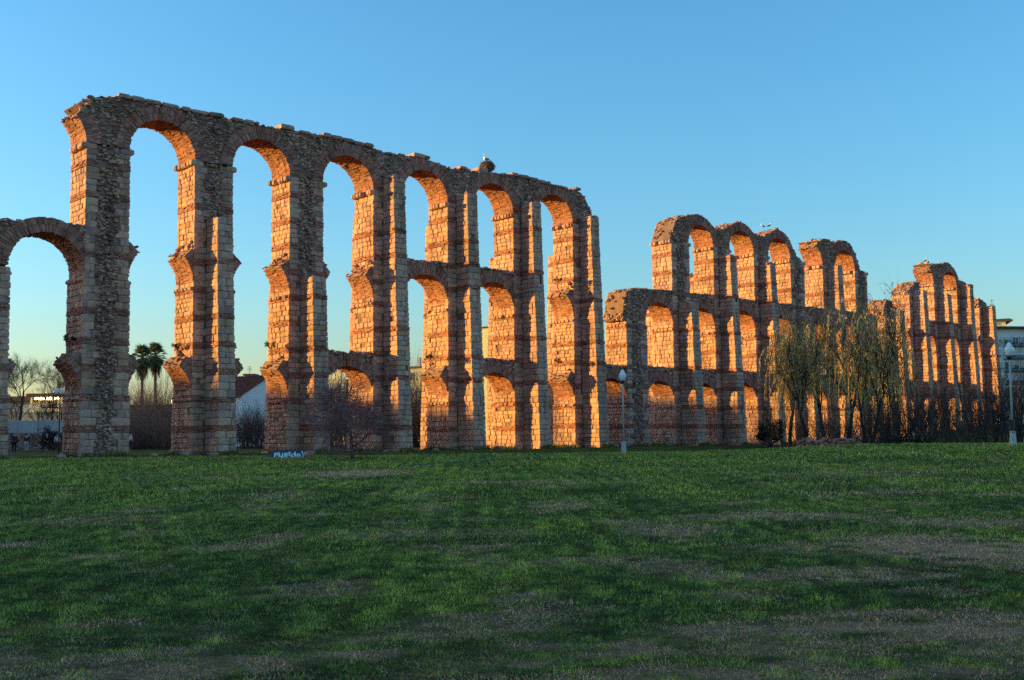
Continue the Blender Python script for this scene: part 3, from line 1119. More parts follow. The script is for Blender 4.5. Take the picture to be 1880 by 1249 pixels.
def stub_arc(s_face, side, z):
    r = 2.25
    c = s_face + side * r
    return (c, z, r + .91)

# top tier over piers 1 to 7
PROF1 = [(-.55, 21.9), (-.1, 22.6), (.3, 23.3), (.7, 23.45), (1.65, 23.6), (1.95, 23.75), (4.2, 23.7), (9.7, 23.75), (14.7, 23.85), (17.5, 24.0), (22.5, 23.85), (23.55, 23.7), (26.2, 23.9),
         (30.2, 23.6), (32.4, 23.7), (36, 24.0), (41.7, 23.95), (44.5, 23.9), (45.2, 24.0), (46.3, 23.5), (46.9, 22.7), (47.4, 21.6)]
stub(AQ, PS[1], -1, 20.36, 46)
wall_over(AQ, range(1, 7), Z3, PROF1, 'rubble_wall', [stub_arc(PS[1], -1, 20.36)])
cap_stones(AQ, [(1.95, 9.6, .06, .30), (10.1, 12.3, .05, .26), (14.0, 15.2, .12, .34), (15.6, 16.7, .0, .25), (17.6, 22.3, .05, .32), (26.2, 27.9, .14, .36), (31.0, 31.9, .1, .3), (33.1, 34.3, .16, .34),
                (36.9, 41.8, .08, .32), (42.2, 44.0, .0, .25), (44.9, 45.7, .1, .3)], PROF1)
# middle tier over piers 0 and 1 and the end at pier 8
wall_over(AQ, [0], Z2, [(-7.5, 14.75), (-5, 14.7), (-2.2, 14.95), (-.03, 14.95)], 'rubble_wall')
wall_over(AQ, [8], Z2, [(51.35, 13.0), (51.6, 14.2), (52.0, 15.2), (52.9, 15.5), (55, 15.65), (58.8, 15.75)], 'rubble_wall')
# top tier over piers 9 to 12, and 13 to 14
wall_over(AQ, [9, 10, 11], Z3, [(58.75, 21.2), (59.2, 22.0), (59.7, 23.0), (60.8, 23.6), (62.4, 23.95), (63.75, 24.2), (65.1, 23.4), (66.3, 22.9), (67.5, 23.0), (68.8, 23.6), (70.9, 24.3), (72.8, 23.6),
                                (74.0, 23.2), (75.2, 23.2), (76.5, 23.7), (78.15, 24.45), (79.4, 23.9), (80.3, 22.9), (81.6, 21.9), (82.6, 21.3), (83.15, 21.0)], 'rubble_wall')
stub(AQ, PS[13], -1, float(zl(PS[13], Z3)), 62)
wall_over(AQ, [13], Z3, [(86.0, 23.3), (86.6, 24.0), (87.2, 24.3), (88.6, 24.45), (89.9, 24.2), (92.2, 24.75), (93.9, 24.4), (94.9, 23.4), (95.6, 22.2), (96.2, 21.0), (97.3, 20.4)], 'rubble_wall',
          [stub_arc(PS[13], -1, float(zl(PS[13], Z3)))])
# broken springers of the lower tiers
for k, sides, z, dg in ((0, (1,), Z1, 40), (1, (-1, 1), Z1, 52), (2, (-1, 1), Z1, 54), (3, (-1,), Z1, 54), (4, (1,), Z1, 46), (5, (-1,), Z1, 52), (6, (1,), Z1, 46), (7, (-1,), Z1, 54),
                        (1, (1,), Z2, 46), (2, (-1, 1), Z2, 46), (3, (-1, 1), Z2, 46), (4, (-1,), Z2, 48), (6, (1,), Z2, 36), (7, (-1,), Z2, 52), (14, (1,), Z2, 40)):
    for sd in sides:
        f = PS[k] if sd < 0 else PS[k] + WID
        stub(AQ, f + sd * (.06 if z < 10 else .03), sd, float(zl(PS[k], z)), dg)
# far stretch
wall_over(RU, [], Z2, [(101.5, 17.2), (102.2, 18.3), (103.2, 18.2), (104.6, 17.4)], 'rubble_wall', base_z=16.2)
wall_over(RU, [], Z3, [(108.1, 19.9), (109.0, 20.6), (110.2, 21.3), (111.2, 21.4)], 'rubble_wall', base_z=19.5)
zs17 = float(zl(115, Z3))
stub(RU, PS[17], -1, zs17, 54)
wall_over(RU, [17], Z3, [(114.3, 22.9), (114.7, 23.9), (115.4, 24.2), (117.5, 24.4), (120.0, 24.9), (121.0, 24.2), (121.8, 23.2), (122.8, 22.7), (124.8, 22.6), (125.1, 21.8)], 'rubble_wall',
          [stub_arc(PS[17], -1, zs17)])
wall_over(RU, [], Z3, [(129.0, 20.6), (130.5, 20.4), (131.9, 19.8)], 'rubble_wall', base_z=19.2)
for k, sides, z, dg in ((18, (1,), Z2, 50), (19, (-1,), Z2, 50), (16, (-1,), Z2, 46), (15, (1,), Z2, 44), (18, (1,), Z1, 50), (19, (-1,), Z1, 50)):
    for sd in sides:
        f = PS[k] if sd < 0 else PS[k] + WID
        stub(RU, f + sd * .04, sd, float(zl(PS[k], z)), dg)

# ------------------------------------------------------------------ helpers for what stands round the aqueduct
def bx(px, Y):
    """metres to the side at distance Y of a bearing read off the photograph"""
    return (px - 940) * Y / 2000

def bz(px, py, Y):
    return CAMZ + (800 - .0094 * (px - 940) - py) * Y / 2000

def gz(x, y):
    return float(ground_z(x, y))

def link_mesh(name, me, parent, org=None):
    o = bpy.data.objects.new(name, me)
    COL.objects.link(o)
    po = ORG.get(parent.name, (0, 0, 0))
    o.parent = parent
    org = org or po
    o.location = Vector(org) - Vector(po)
    ORG[o.name] = tuple(org)
    return o

# ------------------------------------------------------------------ buildings
def window(bd, cx, y, cz, w, h, mat=None, sill=True, depth=.12, axis=0, shutter=0.0):
    """framed pane set into a front that looks along -y (axis 0) or -x (axis 1)"""
    def bxx(ac, a0, a1, d0, d1, z0, z1):
        if axis == 0:
            ac.box((a0, y + d0, z0), (a1, y + d1, z1))
        else:
            ac.box((y + d0, a0, z0), (y + d1, a1, z1))
    f = Acc()
    t = .09
    bxx(f, cx - w / 2 - t, cx - w / 2, -.05, .10, cz - h / 2 - t, cz + h / 2 + t)
    bxx(f, cx + w / 2, cx + w / 2 + t, -.05, .10, cz - h / 2 - t, cz + h / 2 + t)
    bxx(f, cx - w / 2, cx + w / 2, -.05, .10, cz + h / 2, cz + h / 2 + t)
    bxx(f, cx - w / 2, cx + w / 2, -.10, .10, cz - h / 2 - t, cz - h / 2)
    bxx(f, cx - .03, cx + .03, -.03, .06, cz - h / 2, cz + h / 2)
    wf = f.build('window', mat or M_SHUT, bd)
    p = Acc()
    bxx(p, cx - w / 2 + .005, cx + w / 2 - .005, .0, .02, cz - h / 2 + .005, cz + h / 2 - .005)
    p.build('pane', M_GLASS, wf)
    if shutter > 0:
        q = Acc()
        bxx(q, cx - w / 2 + .01, cx + w / 2 - .01, -.025, -.008, cz + h / 2 - h * shutter, cz + h / 2 - .01)
        q.build('blind', M_SHUT, wf)
    return wf

def gable_roof(ac, x0, x1, y0, y1, z0, zr, along='y', over=.35, th=.18):
    if along == 'y':
        xm = (x0 + x1) / 2
        sl = (zr - z0) / (xm - x0)
        P = []
        for yy in (y0 - over, y1 + over):
            for (x, z) in ((x0 - over, z0 - sl * over), (xm, zr), (x1 + over, z0 - sl * over)):
                P += [(x, yy, z + .02), (x, yy, z + th + .02)]
        ac.add(P, [(0, 1, 3, 2), (2, 3, 5, 4), (6, 8, 9, 7), (8, 10, 11, 9), (1, 7, 9, 3), (3, 9, 11, 5), (0, 2, 8, 6), (2, 4, 10, 8), (0, 6, 7, 1), (4, 5, 11, 10)])
    else:
        ym = (y0 + y1) / 2
        sl = (zr - z0) / (ym - y0)
        P = []
        for xx in (x0 - over, x1 + over):
            for (y, z) in ((y0 - over, z0 - sl * over), (ym, zr), (y1 + over, z0 - sl * over)):
                P += [(xx, y, z + .02), (xx, y, z + th + .02)]
        ac.add(P, [(0, 2, 3, 1), (2, 4, 5, 3), (6, 7, 9, 8), (8, 9, 11, 10), (1, 3, 9, 7), (3, 5, 11, 9), (0, 6, 8, 2), (2, 8, 10, 4), (0, 1, 7, 6), (4, 10, 11, 5)])

def tile_rows(root, x0, x1, y0, y1, z0, zr, mat, n=9):
    """courses of barrel tiles drawn as ridges down a slope that falls towards -y"""
    ac = Acc()
    k = int((x1 - x0) / .5)
    for i in range(k):
        x = x0 + (i + .5) * (x1 - x0) / k
        ac.tube((x, y0, z0), (x, y1, zr), .10, .10, 6)
    return ac.build('tile_courses', mat, root, kind='stuff')

def white_house():
    Y = 150
    x0, x1 = bx(400, Y), bx(545, Y)
    b = thing('house', 'white house with a red tiled roof and arched porch behind the second gap', 'house', ((x0 + x1) / 2, Y + 5, gz(x0, Y)))
    g = b.location.z - .3
    eave = bz(443, 727, Y)
    ridge = bz(492, 692, Y)
    # gable end that looks towards the camera; ridge runs away to the left rear
    xa, xr_, xb = bx(443, Y), bx(494, Y), bx(545, Y)
    ac = Acc()
    P = [(xa, Y, g), (xb, Y, g), (xb, Y, eave), (xr_, Y, ridge), (xa, Y, eave)]
    Q = [(x - 9.5, y + 5.5, z) for x, y, z in P]
    ac.add(P + Q, [(0, 4, 9, 5), (1, 6, 7, 2), (5, 9, 7, 6), (0, 5, 6, 1), (2, 7, 8, 3), (3, 8, 9, 4)], [(0, 1, 2), (0, 2, 4), (4, 2, 3), (9, 8, 7)])
    ac.build('wall', M_WHITE, b)
    r = Acc()
    for (a, c, s) in (((xa, eave), (xr_, ridge), -1), ((xr_, ridge), (xb, eave), 1)):
        ex = s * .4
        p = [(a[0] + (ex if s < 0 else 0), Y - .15, a[1] - (.25 if s < 0 else 0)), (c[0] + (ex if s > 0 else 0), Y - .15, c[1] - (.25 if s > 0 else 0))]
        p += [(q[0] - 9.8, q[1] + 5.7, q[2]) for q in p[::-1]]
        lo = [(q[0], q[1], q[2] + .03) for q in p]
        hi = [(q[0], q[1], q[2] + .22) for q in p]
        r.add(lo + hi, [(3, 2, 1, 0), (4, 5, 6, 7), (0, 1, 5, 4), (1, 2, 6, 5), (2, 3, 7, 6), (3, 0, 4, 7)])
    rf = r.build('roof', M_TILE, b)
    t = Acc()
    for i in range(22):
        f = (i + .5) / 22
        o = np.array((-9.8 * f, 5.7 * f, .26))
        t.tube(np.array((xa - .38, Y - .15, eave - .25)) + o, np.array((xr_, Y - .15, ridge)) + o, .09, .09, 5)
    t.build('tile_courses', M_TILE, rf, kind='stuff')
    # porch with an arched opening at the left corner
    p = Acc()
    px0, px1 = bx(426, Y), xa
    zt, zs_ = bz(437, 726, Y), bz(437, 755, Y)
    yf = Y + 1.0
    def arch_panel(ac, xl, xr2, zb, ztop, ow, oh, th):
        xm = (xl + xr2) / 2
        n = 12
        ar = [(xm + ow / 2 * math.cos(a), zb + oh - ow / 2 + ow / 2 * math.sin(a)) for a in np.linspace(0, math.pi, n + 1)]
        inner = [(xm + ow / 2, zb)] + ar + [(xm - ow / 2, zb)]
        outer = [(xr2, zb)] + [(xr2 + (xl - xr2) * i / n, ztop) for i in range(n + 1)] + [(xl, zb)]
        k = len(inner)
        V = [(x, yf, z) for x, z in inner] + [(x, yf, z) for x, z in outer] + [(x, yf + th, z) for x, z in inner] + [(x, yf + th, z) for x, z in outer]
        q = []
        for i in range(k - 1):
            q += [(i, i + 1, k + i + 1, k + i), (2 * k + i, 3 * k + i, 3 * k + i + 1, 2 * k + i + 1), (i, 2 * k + i, 2 * k + i + 1, i + 1), (k + i, k + i + 1, 3 * k + i + 1, 3 * k + i)]
        ac.add(V, q)
    arch_panel(p, px0, px1, zs_, zt, (px1 - px0) * .62, (zt - zs_) * .82, .3)
    p.box((px0, yf - .15, zs_ - .25), (px1 + .1, yf + 2.5, zs_ - .02))
    p.box((px1 - .5, yf, g), (px1 - .05, yf + .4, zs_ - .26))
    p.box((px0, yf + 2.4, g), (px1 - .05, yf + 2.6, zt))
    p.build('porch', M_WHITE, b)
    d = Acc()
    d.box(((px0 + px1) / 2 - .45, yf + 2.3, zs_), ((px0 + px1) / 2 + .45, yf + 2.38, zs_ + 1.9))
    d.build('door', M_TILEB, b)
    c = Acc()
    cx, cy = bx(462, Y) - 5, Y + 6.5
    c.box((cx - .7, cy, ridge - 1.2), (cx + .7, cy + .8, bz(462, 690, Y + 6)))
    c.box((cx - .8, cy - .1, bz(462, 690, Y + 6)), (cx + .8, cy + .9, bz(462, 690, Y + 6) + .15))
    c.build('chimney', M_CONC, rf)
    return b

def block(name, label, cx, Y, wx, dy, h, mat, rows, cols, rot=0, roof=None, group=None, blind=.4, y_first=None, pitch=3.0):
    """a flat-fronted block of flats with a grid of real windows on its two visible sides"""
    g = gz(cx, Y)
    b = thing(name, label, 'building', (cx, Y, g), group)
    o = b.location
    x0, x1, y0, y1 = cx - wx / 2, cx + wx / 2, Y, Y + dy
    ac = Acc()
    ac.box((x0, y0, g - 1), (x1, y1, g + h))
    ac.build('wall', mat, b)
    r = Acc()
    r.box((x0 - .3, y0 - .3, g + h + .003), (x1 + .3, y1 + .3, g + h + .35))
    r.build('roof', roof or M_TILEB, b)
    for i in range(rows):
        z = g + h - (y_first or 2.0) - i * pitch
        if z < g + 1:
            break
        for j in range(cols):
            x = x0 + (j + .5) * wx / cols
            window(b, x, y0, z, min(1.3, wx / cols * .45), 1.4, None, shutter=random.choice((0, blind, .7)))
    if rot:
        b.rotation_euler = (0, 0, rot)
    return b

def ochre_house():
    Y = 170
    xl, xa, xr2 = bx(601, Y), bx(619.5, Y), bx(638, Y)
    b = thing('house', 'sunlit ochre gabled house seen through the low arch above the bare tree', 'house', (xa, Y, gz(xa, Y)))
    g = b.location.z - .5
    ez, az = bz(604, 686, Y), bz(619, 673, Y)
    # front wall turned towards the evening sun
    dv = np.array((-.35, .94))
    def slab(ac, poly, y_off, th):
        k = len(poly)
        A = [(x, Y + y_off, z) for x, z in poly]
        B = [(x, Y + y_off + th, z) for x, z in poly]
        ac.add(A + B, [(i, (i + 1) % k, k + (i + 1) % k, k + i) for i in range(k)], [(0, i, i + 1) for i in range(1, k - 1)] + [(k, k + i + 1, k + i) for i in range(1, k - 1)])
    ac = Acc()
    slab(ac, [(xl, g), (xr2, g), (xr2, ez), (xa, az), (xl, ez)], 0, 9)
    ac.build('wall', M_OCHRE, b)
    r = Acc()
    gable_roof(r, xl, xr2, Y, Y + 9, ez, az, 'y', .25, .15)
    r.build('roof', M_TILE, b)
    for px, py, w, h in ((623, 679, .45, .7), (609, 692, .5, .9), (622, 692, .5, .9), (633, 692, .45, .9), (612, 708, .6, .9), (628, 708, .6, .9)):
        window(b, bx(px, Y), Y, bz(px, py, Y), w, h, M_WHITE, shutter=.9)
    w2 = Acc()
    x2 = bx(645, Y)
    w2.box((xr2 + .003, Y + 1.0, g), (x2, Y + 8, bz(640, 684, Y)))
    w2.box((xr2 + .003, Y - .2, bz(640, 697, Y)), (x2 + .2, Y + .99, bz(640, 694.5, Y)))
    w2.box((xr2 + .003, Y - .2, bz(640, 687, Y)), (x2 + .2, Y + .99, bz(640, 685, Y)))
    w2.box((x2 + .02, Y - .15, bz(640, 694.4, Y)), (x2 + .16, Y, bz(640, 687.1, Y)))
    bal = w2.build('balcony', M_WHITE, b)
    window(b, bx(641, Y), Y + 1.0, bz(640, 691, Y), .8, .9)
    # turn the house a little so that its front takes the low sun from the left
    b.rotation_euler = (0, 0, R(-24))
    return b

def cafe():
    Y = 138
    x0, x1 = bx(-30, Y), bx(128, Y)
    b = thing('cafe', 'low cafe pavilion with a row of lit lamps under its dark roof', 'building', ((x0 + x1) / 2, Y, 3.0))
    zt = bz(60, 722, Y)
    ac = Acc()
    ac.box((x0, Y + 2, 0), (x1, Y + 9, zt - .5))
    ac.build('wall', M_WHITE, b)
    r = Acc()
    xr0 = bx(52, Y)
    r.box((xr0, Y - .5, zt - .55), (x1 + .4, Y + 9.3, zt - .1))
    r.box((x0 - .3, Y + .6, zt - .95), (xr0 - .02, Y + 9.2, zt - .35))
    r.build('roof', M_TILEB, b)
    for px in (66, 71, 77, 83, 91, 97, 106, 113):
        l = Acc()
        x = bx(px, Y)
        l.lathe((x, Y + .1, bz(px, 734, Y) - .02), [(.02, .30), (.13, .22), (.16, .1), (.10, 0), (.02, -.02)], 10)
        l.build('lamp', M_LAMPON, b)
    for px in (58, 75, 90, 104, 118):
        p = Acc()
        x = bx(px, Y)
        p.tube((x, Y, .2), (x, Y, zt - .56), .09, .09, 8)
        p.build('post', M_WHITE, b)
    for i, px in enumerate((66, 82, 97, 111)):
        window(b, bx(px, Y), Y + 2, bz(px, 742, Y), .95, .75, M_DARK)
    f = Acc()
    f.box((x0, Y - .6, 0), (x1, Y - .4, bz(60, 757, Y)))
    f.build('terrace_front', M_CONC, b)
    b.rotation_euler = (0, 0, R(-14))
    return b

def retaining_wall():
    Y = 113
    x0, x1 = bx(-70, Y), bx(128, Y)
    zt = bz(60, 772, Y)
    zm = bz(60, 795, Y)
    g = gz(bx(30, Y), Y)
    b = thing('retaining_wall', 'rubble terrace wall with a pale concrete parapet behind the strolling people', 'wall', ((x0 + x1) / 2, Y, g))
    ac = Acc()
    ac.box((x0, Y, g - .6), (x1, Y + .7, zm))
    ac.box((x0, Y + .7, g - .6), (x1, Y + 60, zm - .05))
    ac.build('wall_core', M_CONC, b)
    x = x0
    while x < x1 - .2:
        w = min(random.uniform(1.4, 2.4), x1 - x)
        a = Acc()
        a.box((x + .02, Y - .08 + random.uniform(-.02, .02), zm + .004), (x + w - .02, Y + .5, zt + random.uniform(-.03, .02)))
        a.build('parapet_block', M_GREYR, b)
        x += w
    r = Acc()
    k = 900
    lumps(r, np.stack([rng.uniform(x0, x1, k), np.full(k, Y - .02) + jit(k, .04), rng.uniform(g - .1, zm - .05, k)], 1), .16, (1.3, .6, .8), RUBBLE * .8, .45)
    r.build('field_stones', M_MAS, b, kind='stuff')
    return b

# ------------------------------------------------------------------ trees
BARKC = np.array((0.085, 0.062, 0.052))
TWIGC = np.array((0.095, 0.062, 0.055))

def grow(acT, acC, p, d, L, r, lvl, maxl, P):
    """recursive bare branching; thick limbs into acT, twigs into acC"""
    n = 4 if lvl < 2 else 3
    pts = [np.array(p, float)]
    d = np.array(d, float)
    d /= np.linalg.norm(d)
    rad = [r]
    for i in range(n):
        d = d + rng.normal(0, P['bend'], 3) + np.array((0, 0, P['up'] * (1 if lvl > 0 else .3)))
        d /= np.linalg.norm(d)
        pts.append(pts[-1] + d * L / n)
        rad.append(r * (1 - (i + 1) / n * (.45 if lvl < maxl else .6)))
    ac = acT if lvl <= P['limb'] else acC
    k = 7 if lvl == 0 else (5 if lvl == 1 else 3)
    for i in range(n):
        c = (BARKC if lvl <= P['limb'] else P.get('twig', TWIGC)) * random.uniform(.75, 1.25)
        ac.tube(pts[i], pts[i + 1], rad[i], rad[i + 1] if rad[i + 1] > .003 else .003, k, c, caps=(i == n - 1 and lvl < 2))
    if lvl >= maxl:
        return
    m = P['kids'][lvl]
    for j in range(m):
        t = 1.0 if (j < 2 and lvl < 2) else random.uniform(P['from'], 1.0)
        i = min(int(t * n), n - 1)
        q = pts[i] + (pts[i + 1] - pts[i]) * (t * n - i)
        az = random.uniform(0, 2 * math.pi)
        a = np.cross(d, (math.cos(az), math.sin(az), .3))
        if np.linalg.norm(a) < .1:
            a = np.array((1.0, 0, 0))
        a /= np.linalg.norm(a)
        sp = random.uniform(*P['spread'])
        nd = d * math.cos(sp) + a * math.sin(sp)
        nd[2] = nd[2] * P.get('zs', 1.0)
        grow(acT, acC, q, nd, L * random.uniform(*P['ratio']), max(rad[i] * random.uniform(.42, .64), P.get('rmin', .006)), lvl + 1, maxl, P)

def bare_tree(name, label, cat, loc, trunkL, r, maxl, P, lean=(0, 0, 1), group=None, seed=1, crown='crown'):
    random.seed(seed)
    global rng
    keep, rng = rng, np.random.default_rng(seed)
    t = thing(name, label, cat, loc, group)
    aT, aC = Acc(), Acc()
    for st in range(P.get('stems', 1)):
        if P.get('stems', 1) > 1:
            az = random.uniform(0, 6.28)
            sp = random.uniform(.05, P.get('fan', .6))
            d = (math.sin(sp) * math.cos(az), math.sin(sp) * math.sin(az), math.cos(sp))
            rr = random.uniform(0, P.get('foot', .4))
            p = (loc[0] + rr * math.cos(az), loc[1] + rr * math.sin(az), loc[2] - .1)
            grow(aT, aC, p, d, trunkL * random.uniform(.7, 1.15), r * random.uniform(.6, 1), 0, maxl, P)
        else:
            grow(aT, aC, (loc[0], loc[1], loc[2] - .15), lean, trunkL, r, 0, maxl, P)
    if P.get('stems', 1) > 1:
        aT.build('stems', M_BARK, t, smooth=True, kind='stuff')
    else:
        aT.build('trunk', M_BARK, t, smooth=True)
    aC.build(crown, M_BARK, t)
    rng = keep
    return t

P_PLANE = dict(twig=np.array((.16, .125, .085)), bend=.10, up=.05, limb=1, kids=(6, 7, 8, 8), spread=(.35, .85), ratio=(.55, .8), **{'from': .35})
P_SMALL = dict(bend=.16, up=.015, limb=1, kids=(5, 7, 8, 7), spread=(.55, 1.25), ratio=(.55, .85), **{'from': .25}, twig=np.array((.062, .045, .052)))
P_LAWN = dict(rmin=.0095, bend=.13, up=.02, limb=2, kids=(6, 6, 7, 8), spread=(.6, 1.3), ratio=(.72, .96), **{'from': .45}, twig=np.array((.30, .13, .125)))
P_SHRUB = dict(bend=.10, up=.07, limb=0, kids=(7, 6, 5), spread=(.2, .6), ratio=(.45, .75), **{'from': .25}, stems=16, fan=.75, foot=.8)
P_REED = dict(bend=.11, up=.045, limb=0, kids=(8, 5, 4), spread=(.2, .62), ratio=(.4, .7), **{'from': .2}, stems=34, fan=.62, foot=1.4, twig=np.array((.24, .15, .115)))
def willow(loc, h, rad, label, n_str, seed, group, stems=2, tall=.55):
    random.seed(seed)
    r = np.random.default_rng(seed)
    t = thing('willow_tree', label, 'tree', loc, group)
    L = np.array(loc)
    aC, aS = Acc(), Acc()
    tips = []
    def limb(p, d, ln, rd, lvl):
        p = np.array(p, float)
        d = np.array(d, float) / np.linalg.norm(d)
        n = 5
        for i in range(n):
            d = d + r.normal(0, .09, 3) + np.array((0, 0, .05 if lvl < 2 else .03))
            d /= np.linalg.norm(d)
            q = p + d * ln / n
            ra, rb = rd * (1 - i / n * .5), rd * (1 - (i + 1) / n * .5)
            (aT if lvl < 2 else aC).tube(p, q, ra, rb, 7 if lvl == 0 else (5 if lvl == 1 else 3), BARKC * .7 * r.uniform(.7, 1.2), False)
            p = q
            if lvl >= 1 and i >= 1:
                tips.append((p.copy(), d.copy()))
            if lvl < 3 and i >= (2 if lvl == 0 else 1):
                for _ in range((2, 2, 1)[lvl]):
                    az = r.uniform(0, 6.28)
                    sp = r.uniform(.15, .55)
                    a = np.cross(d, (math.cos(az), math.sin(az), .2))
                    a /= np.linalg.norm(a) + 1e-6
                    limb(p, d * math.cos(sp) + a * math.sin(sp), ln * r.uniform(.5, .75), rb * .6, lvl + 1)
    stem_acc = []
    for st in range(stems):
        az = r.uniform(0, 6.28)
        aT = Acc()
        stem_acc.append(aT)
        limb(L + np.array((math.cos(az) * .25 * (stems - 1), math.sin(az) * .25 * (stems - 1), -.2)), (math.cos(az) * .16, math.sin(az) * .16, 1), h * tall * .94, .18 if stems > 1 else .19, 0)
    # hanging whips with narrow leaves
    leafV, leafC = [], []
    for k in range(n_str):
        p, d = tips[r.integers(len(tips))]
        q = p - L
        if math.hypot(q[0], q[1]) > rad * 1.05 or q[2] < h * .12:
            continue
        p = p.copy()
        out = np.array((q[0], q[1], 0)) / (math.hypot(q[0], q[1]) + .2)
        d = np.array((out[0] * .9, out[1] * .9, .9)) * .8 + r.normal(0, .35, 3)
        ln = r.uniform(1.0, 4.6) * min(1, q[2] / (h * .5))
        n = max(4, int(ln / .42))
        c0 = np.array((.62, .46, .16)) if r.random() < .6 else np.array((.54, .33, .20))
        c0 = c0 * r.uniform(.6, 1.5)
        for i in range(n):
            d = d * .74 + np.array((0, 0, -.50)) + r.normal(0, .09, 3)
            e = d / np.linalg.norm(d) * .42
            aS.tube(p, p + e, .009, .008, 3, c0 * .75, False)
            for _ in range(3):
                f = p + e * r.random()
                a = r.uniform(0, 6.28)
                w = np.array((math.cos(a), math.sin(a), 0)) * .025
                v = np.array((r.normal(0, .05), r.normal(0, .05), -r.uniform(.10, .24)))
                leafV.append((f - w, f + w, f + v + w * .4, f + v - w * .4))
                leafC.append(c0 * r.uniform(.7, 1.5))
            p = p + e
            if p[2] < L[2] + .7:
                break
    for aT in stem_acc:
        aT.build('trunk', M_BARK, t, smooth=True)
    aC.build('branches', M_BARK, t)
    aS.batch(np.array(leafV), [(0, 1, 2, 3)], None, np.array(leafC))
    aS.build('crown', M_LEAF, t)
    return t

FROND = []
def frond_mesh(seed, dead=False):
    r = np.random.default_rng(seed)
    ac = Acc()
    c = np.array((.12, .14, .065)) if not dead else np.array((.16, .10, .05))
    pet = .85
    P = [np.array((0, 0, 0.0)), np.array((0, pet * .5, .12)), np.array((0, pet, .10))]
    ac.tube(P[0], P[1], .035, .028, 4, c * .9)
    ac.tube(P[1], P[2], .028, .02, 4, c * .9)
    for k in range(17):
        a = (k / 16 - .5) * 2.6
        ln = 1.05 * (1 - .25 * abs(a) / 1.3) * r.uniform(.85, 1.1)
        d = np.array((math.sin(a), math.cos(a), .12))
        m = P[2] + d * ln * .6
        e = P[2] + d * ln + np.array((0, 0, -.32 * ln - r.uniform(0, .15)))
        w = np.array((math.cos(a), -math.sin(a), 0)) * .055
        cc = c * r.uniform(.7, 1.4)
        ac.add([P[2] - w * .3, P[2] + w * .3, m + w, m - w, e], [(0, 1, 2, 3)], [(3, 2, 4)], cc)
    return ac.mesh('frond', M_LEAF)

def palm(loc, h, label, seed):
    if not FROND:
        FROND.extend(frond_mesh(i) for i in range(4))
    random.seed(seed)
    t = thing('palm_tree', label, 'palm tree', loc, 'palms behind the first gap')
    ac = Acc()
    n = 14
    for i in range(n):
        z0, z1 = loc[2] - .1 + h * i / n, loc[2] - .1 + h * (i + 1) / n
        ac.tube((loc[0], loc[1], z0), (loc[0], loc[1], z1), .24 - .06 * i / n, .22 - .06 * i / n, 9, BARKC * 1.4 * random.uniform(.8, 1.2))
    ac.build('trunk', M_BARK, t)
    for k in range(44):
        o = bpy.data.objects.new('frond', random.choice(FROND))
        COL.objects.link(o)
        o.parent = t
        el = 1.35 - 2.2 * (k / 43) ** 1.1
        o.location = (0, 0, h - .15 - .6 * k / 43)
        o.rotation_euler = (el, 0, k * 2.399)
        sc = random.uniform(.88, 1.12)
        o.scale = (sc, sc, sc)
    sk = Acc()
    r = np.random.default_rng(seed)
    for k in range(420):
        a = r.uniform(0, 6.28)
        z = loc[2] + h - r.uniform(.5, 1.9)
        rr = r.uniform(.15, .8)
        p = np.array((loc[0] + rr * math.cos(a), loc[1] + rr * math.sin(a), z))
        e = p + np.array((math.cos(a) * r.uniform(-.1, .3), math.sin(a) * r.uniform(-.1, .3), -r.uniform(.7, 1.9)))
        w = np.array((-math.sin(a), math.cos(a), 0)) * .05
        sk.add([p - w, p + w, e + w * .6, e - w * .6], [(0, 1, 2, 3)], None, np.array((.17, .10, .05)) * r.uniform(.5, 1.3))
    sk.build('dead_fronds', M_LEAF, t, kind='stuff')
    return t

def leafy_bush(name, label, cat, loc, rx, rz_, n, col, leaf=.09, seed=3, group=None, clumps=14):
    r = np.random.default_rng(seed)
    t = thing(name, label, cat, loc, group)
    L = np.array(loc)
    s = Acc()
    cl = []
    for k in range(clumps):
        a, q = r.uniform(0, 6.28), r.uniform(0, 1) ** .6
        c = np.array((math.cos(a) * rx * q * .7, math.sin(a) * rx * q * .6, rz_ * r.uniform(.3, .95)))
        cl.append((c, r.uniform(.25, .5) * min(rx, rz_)))
        s.tube(L + np.array((0, 0, -.05)), L + c, .03, .01, 4, BARKC)
    s.build('stem', M_BARK, t)
    i = r.integers(len(cl), size=n)
    c = np.array([cl[j][0] for j in i])
    rr = np.array([cl[j][1] for j in i])
    d = r.normal(size=(n, 3))
    d /= np.linalg.norm(d, axis=1)[:, None]
    P = L + c + d * (rr * r.uniform(.4, 1.1, n))[:, None]
    P[:, 2] = np.maximum(P[:, 2], L[2] + .03)
    a = r.normal(size=(n, 3))
    a /= np.linalg.norm(a, axis=1)[:, None]
    b = np.cross(a, d)
    b /= np.linalg.norm(b, axis=1)[:, None] + 1e-6
    sz = (leaf * r.uniform(.6, 1.4, n))[:, None]
    V = np.stack([P - a * sz, P - b * sz * .5, P + a * sz, P + b * sz * .5], 1)
    ac = Acc()
    ac.batch(V, [(0, 1, 2, 3)], None, np.array(col) * r.uniform(.5, 1.6, (n, 1)))
    ac.build('foliage', M_LEAF, t)
    return t

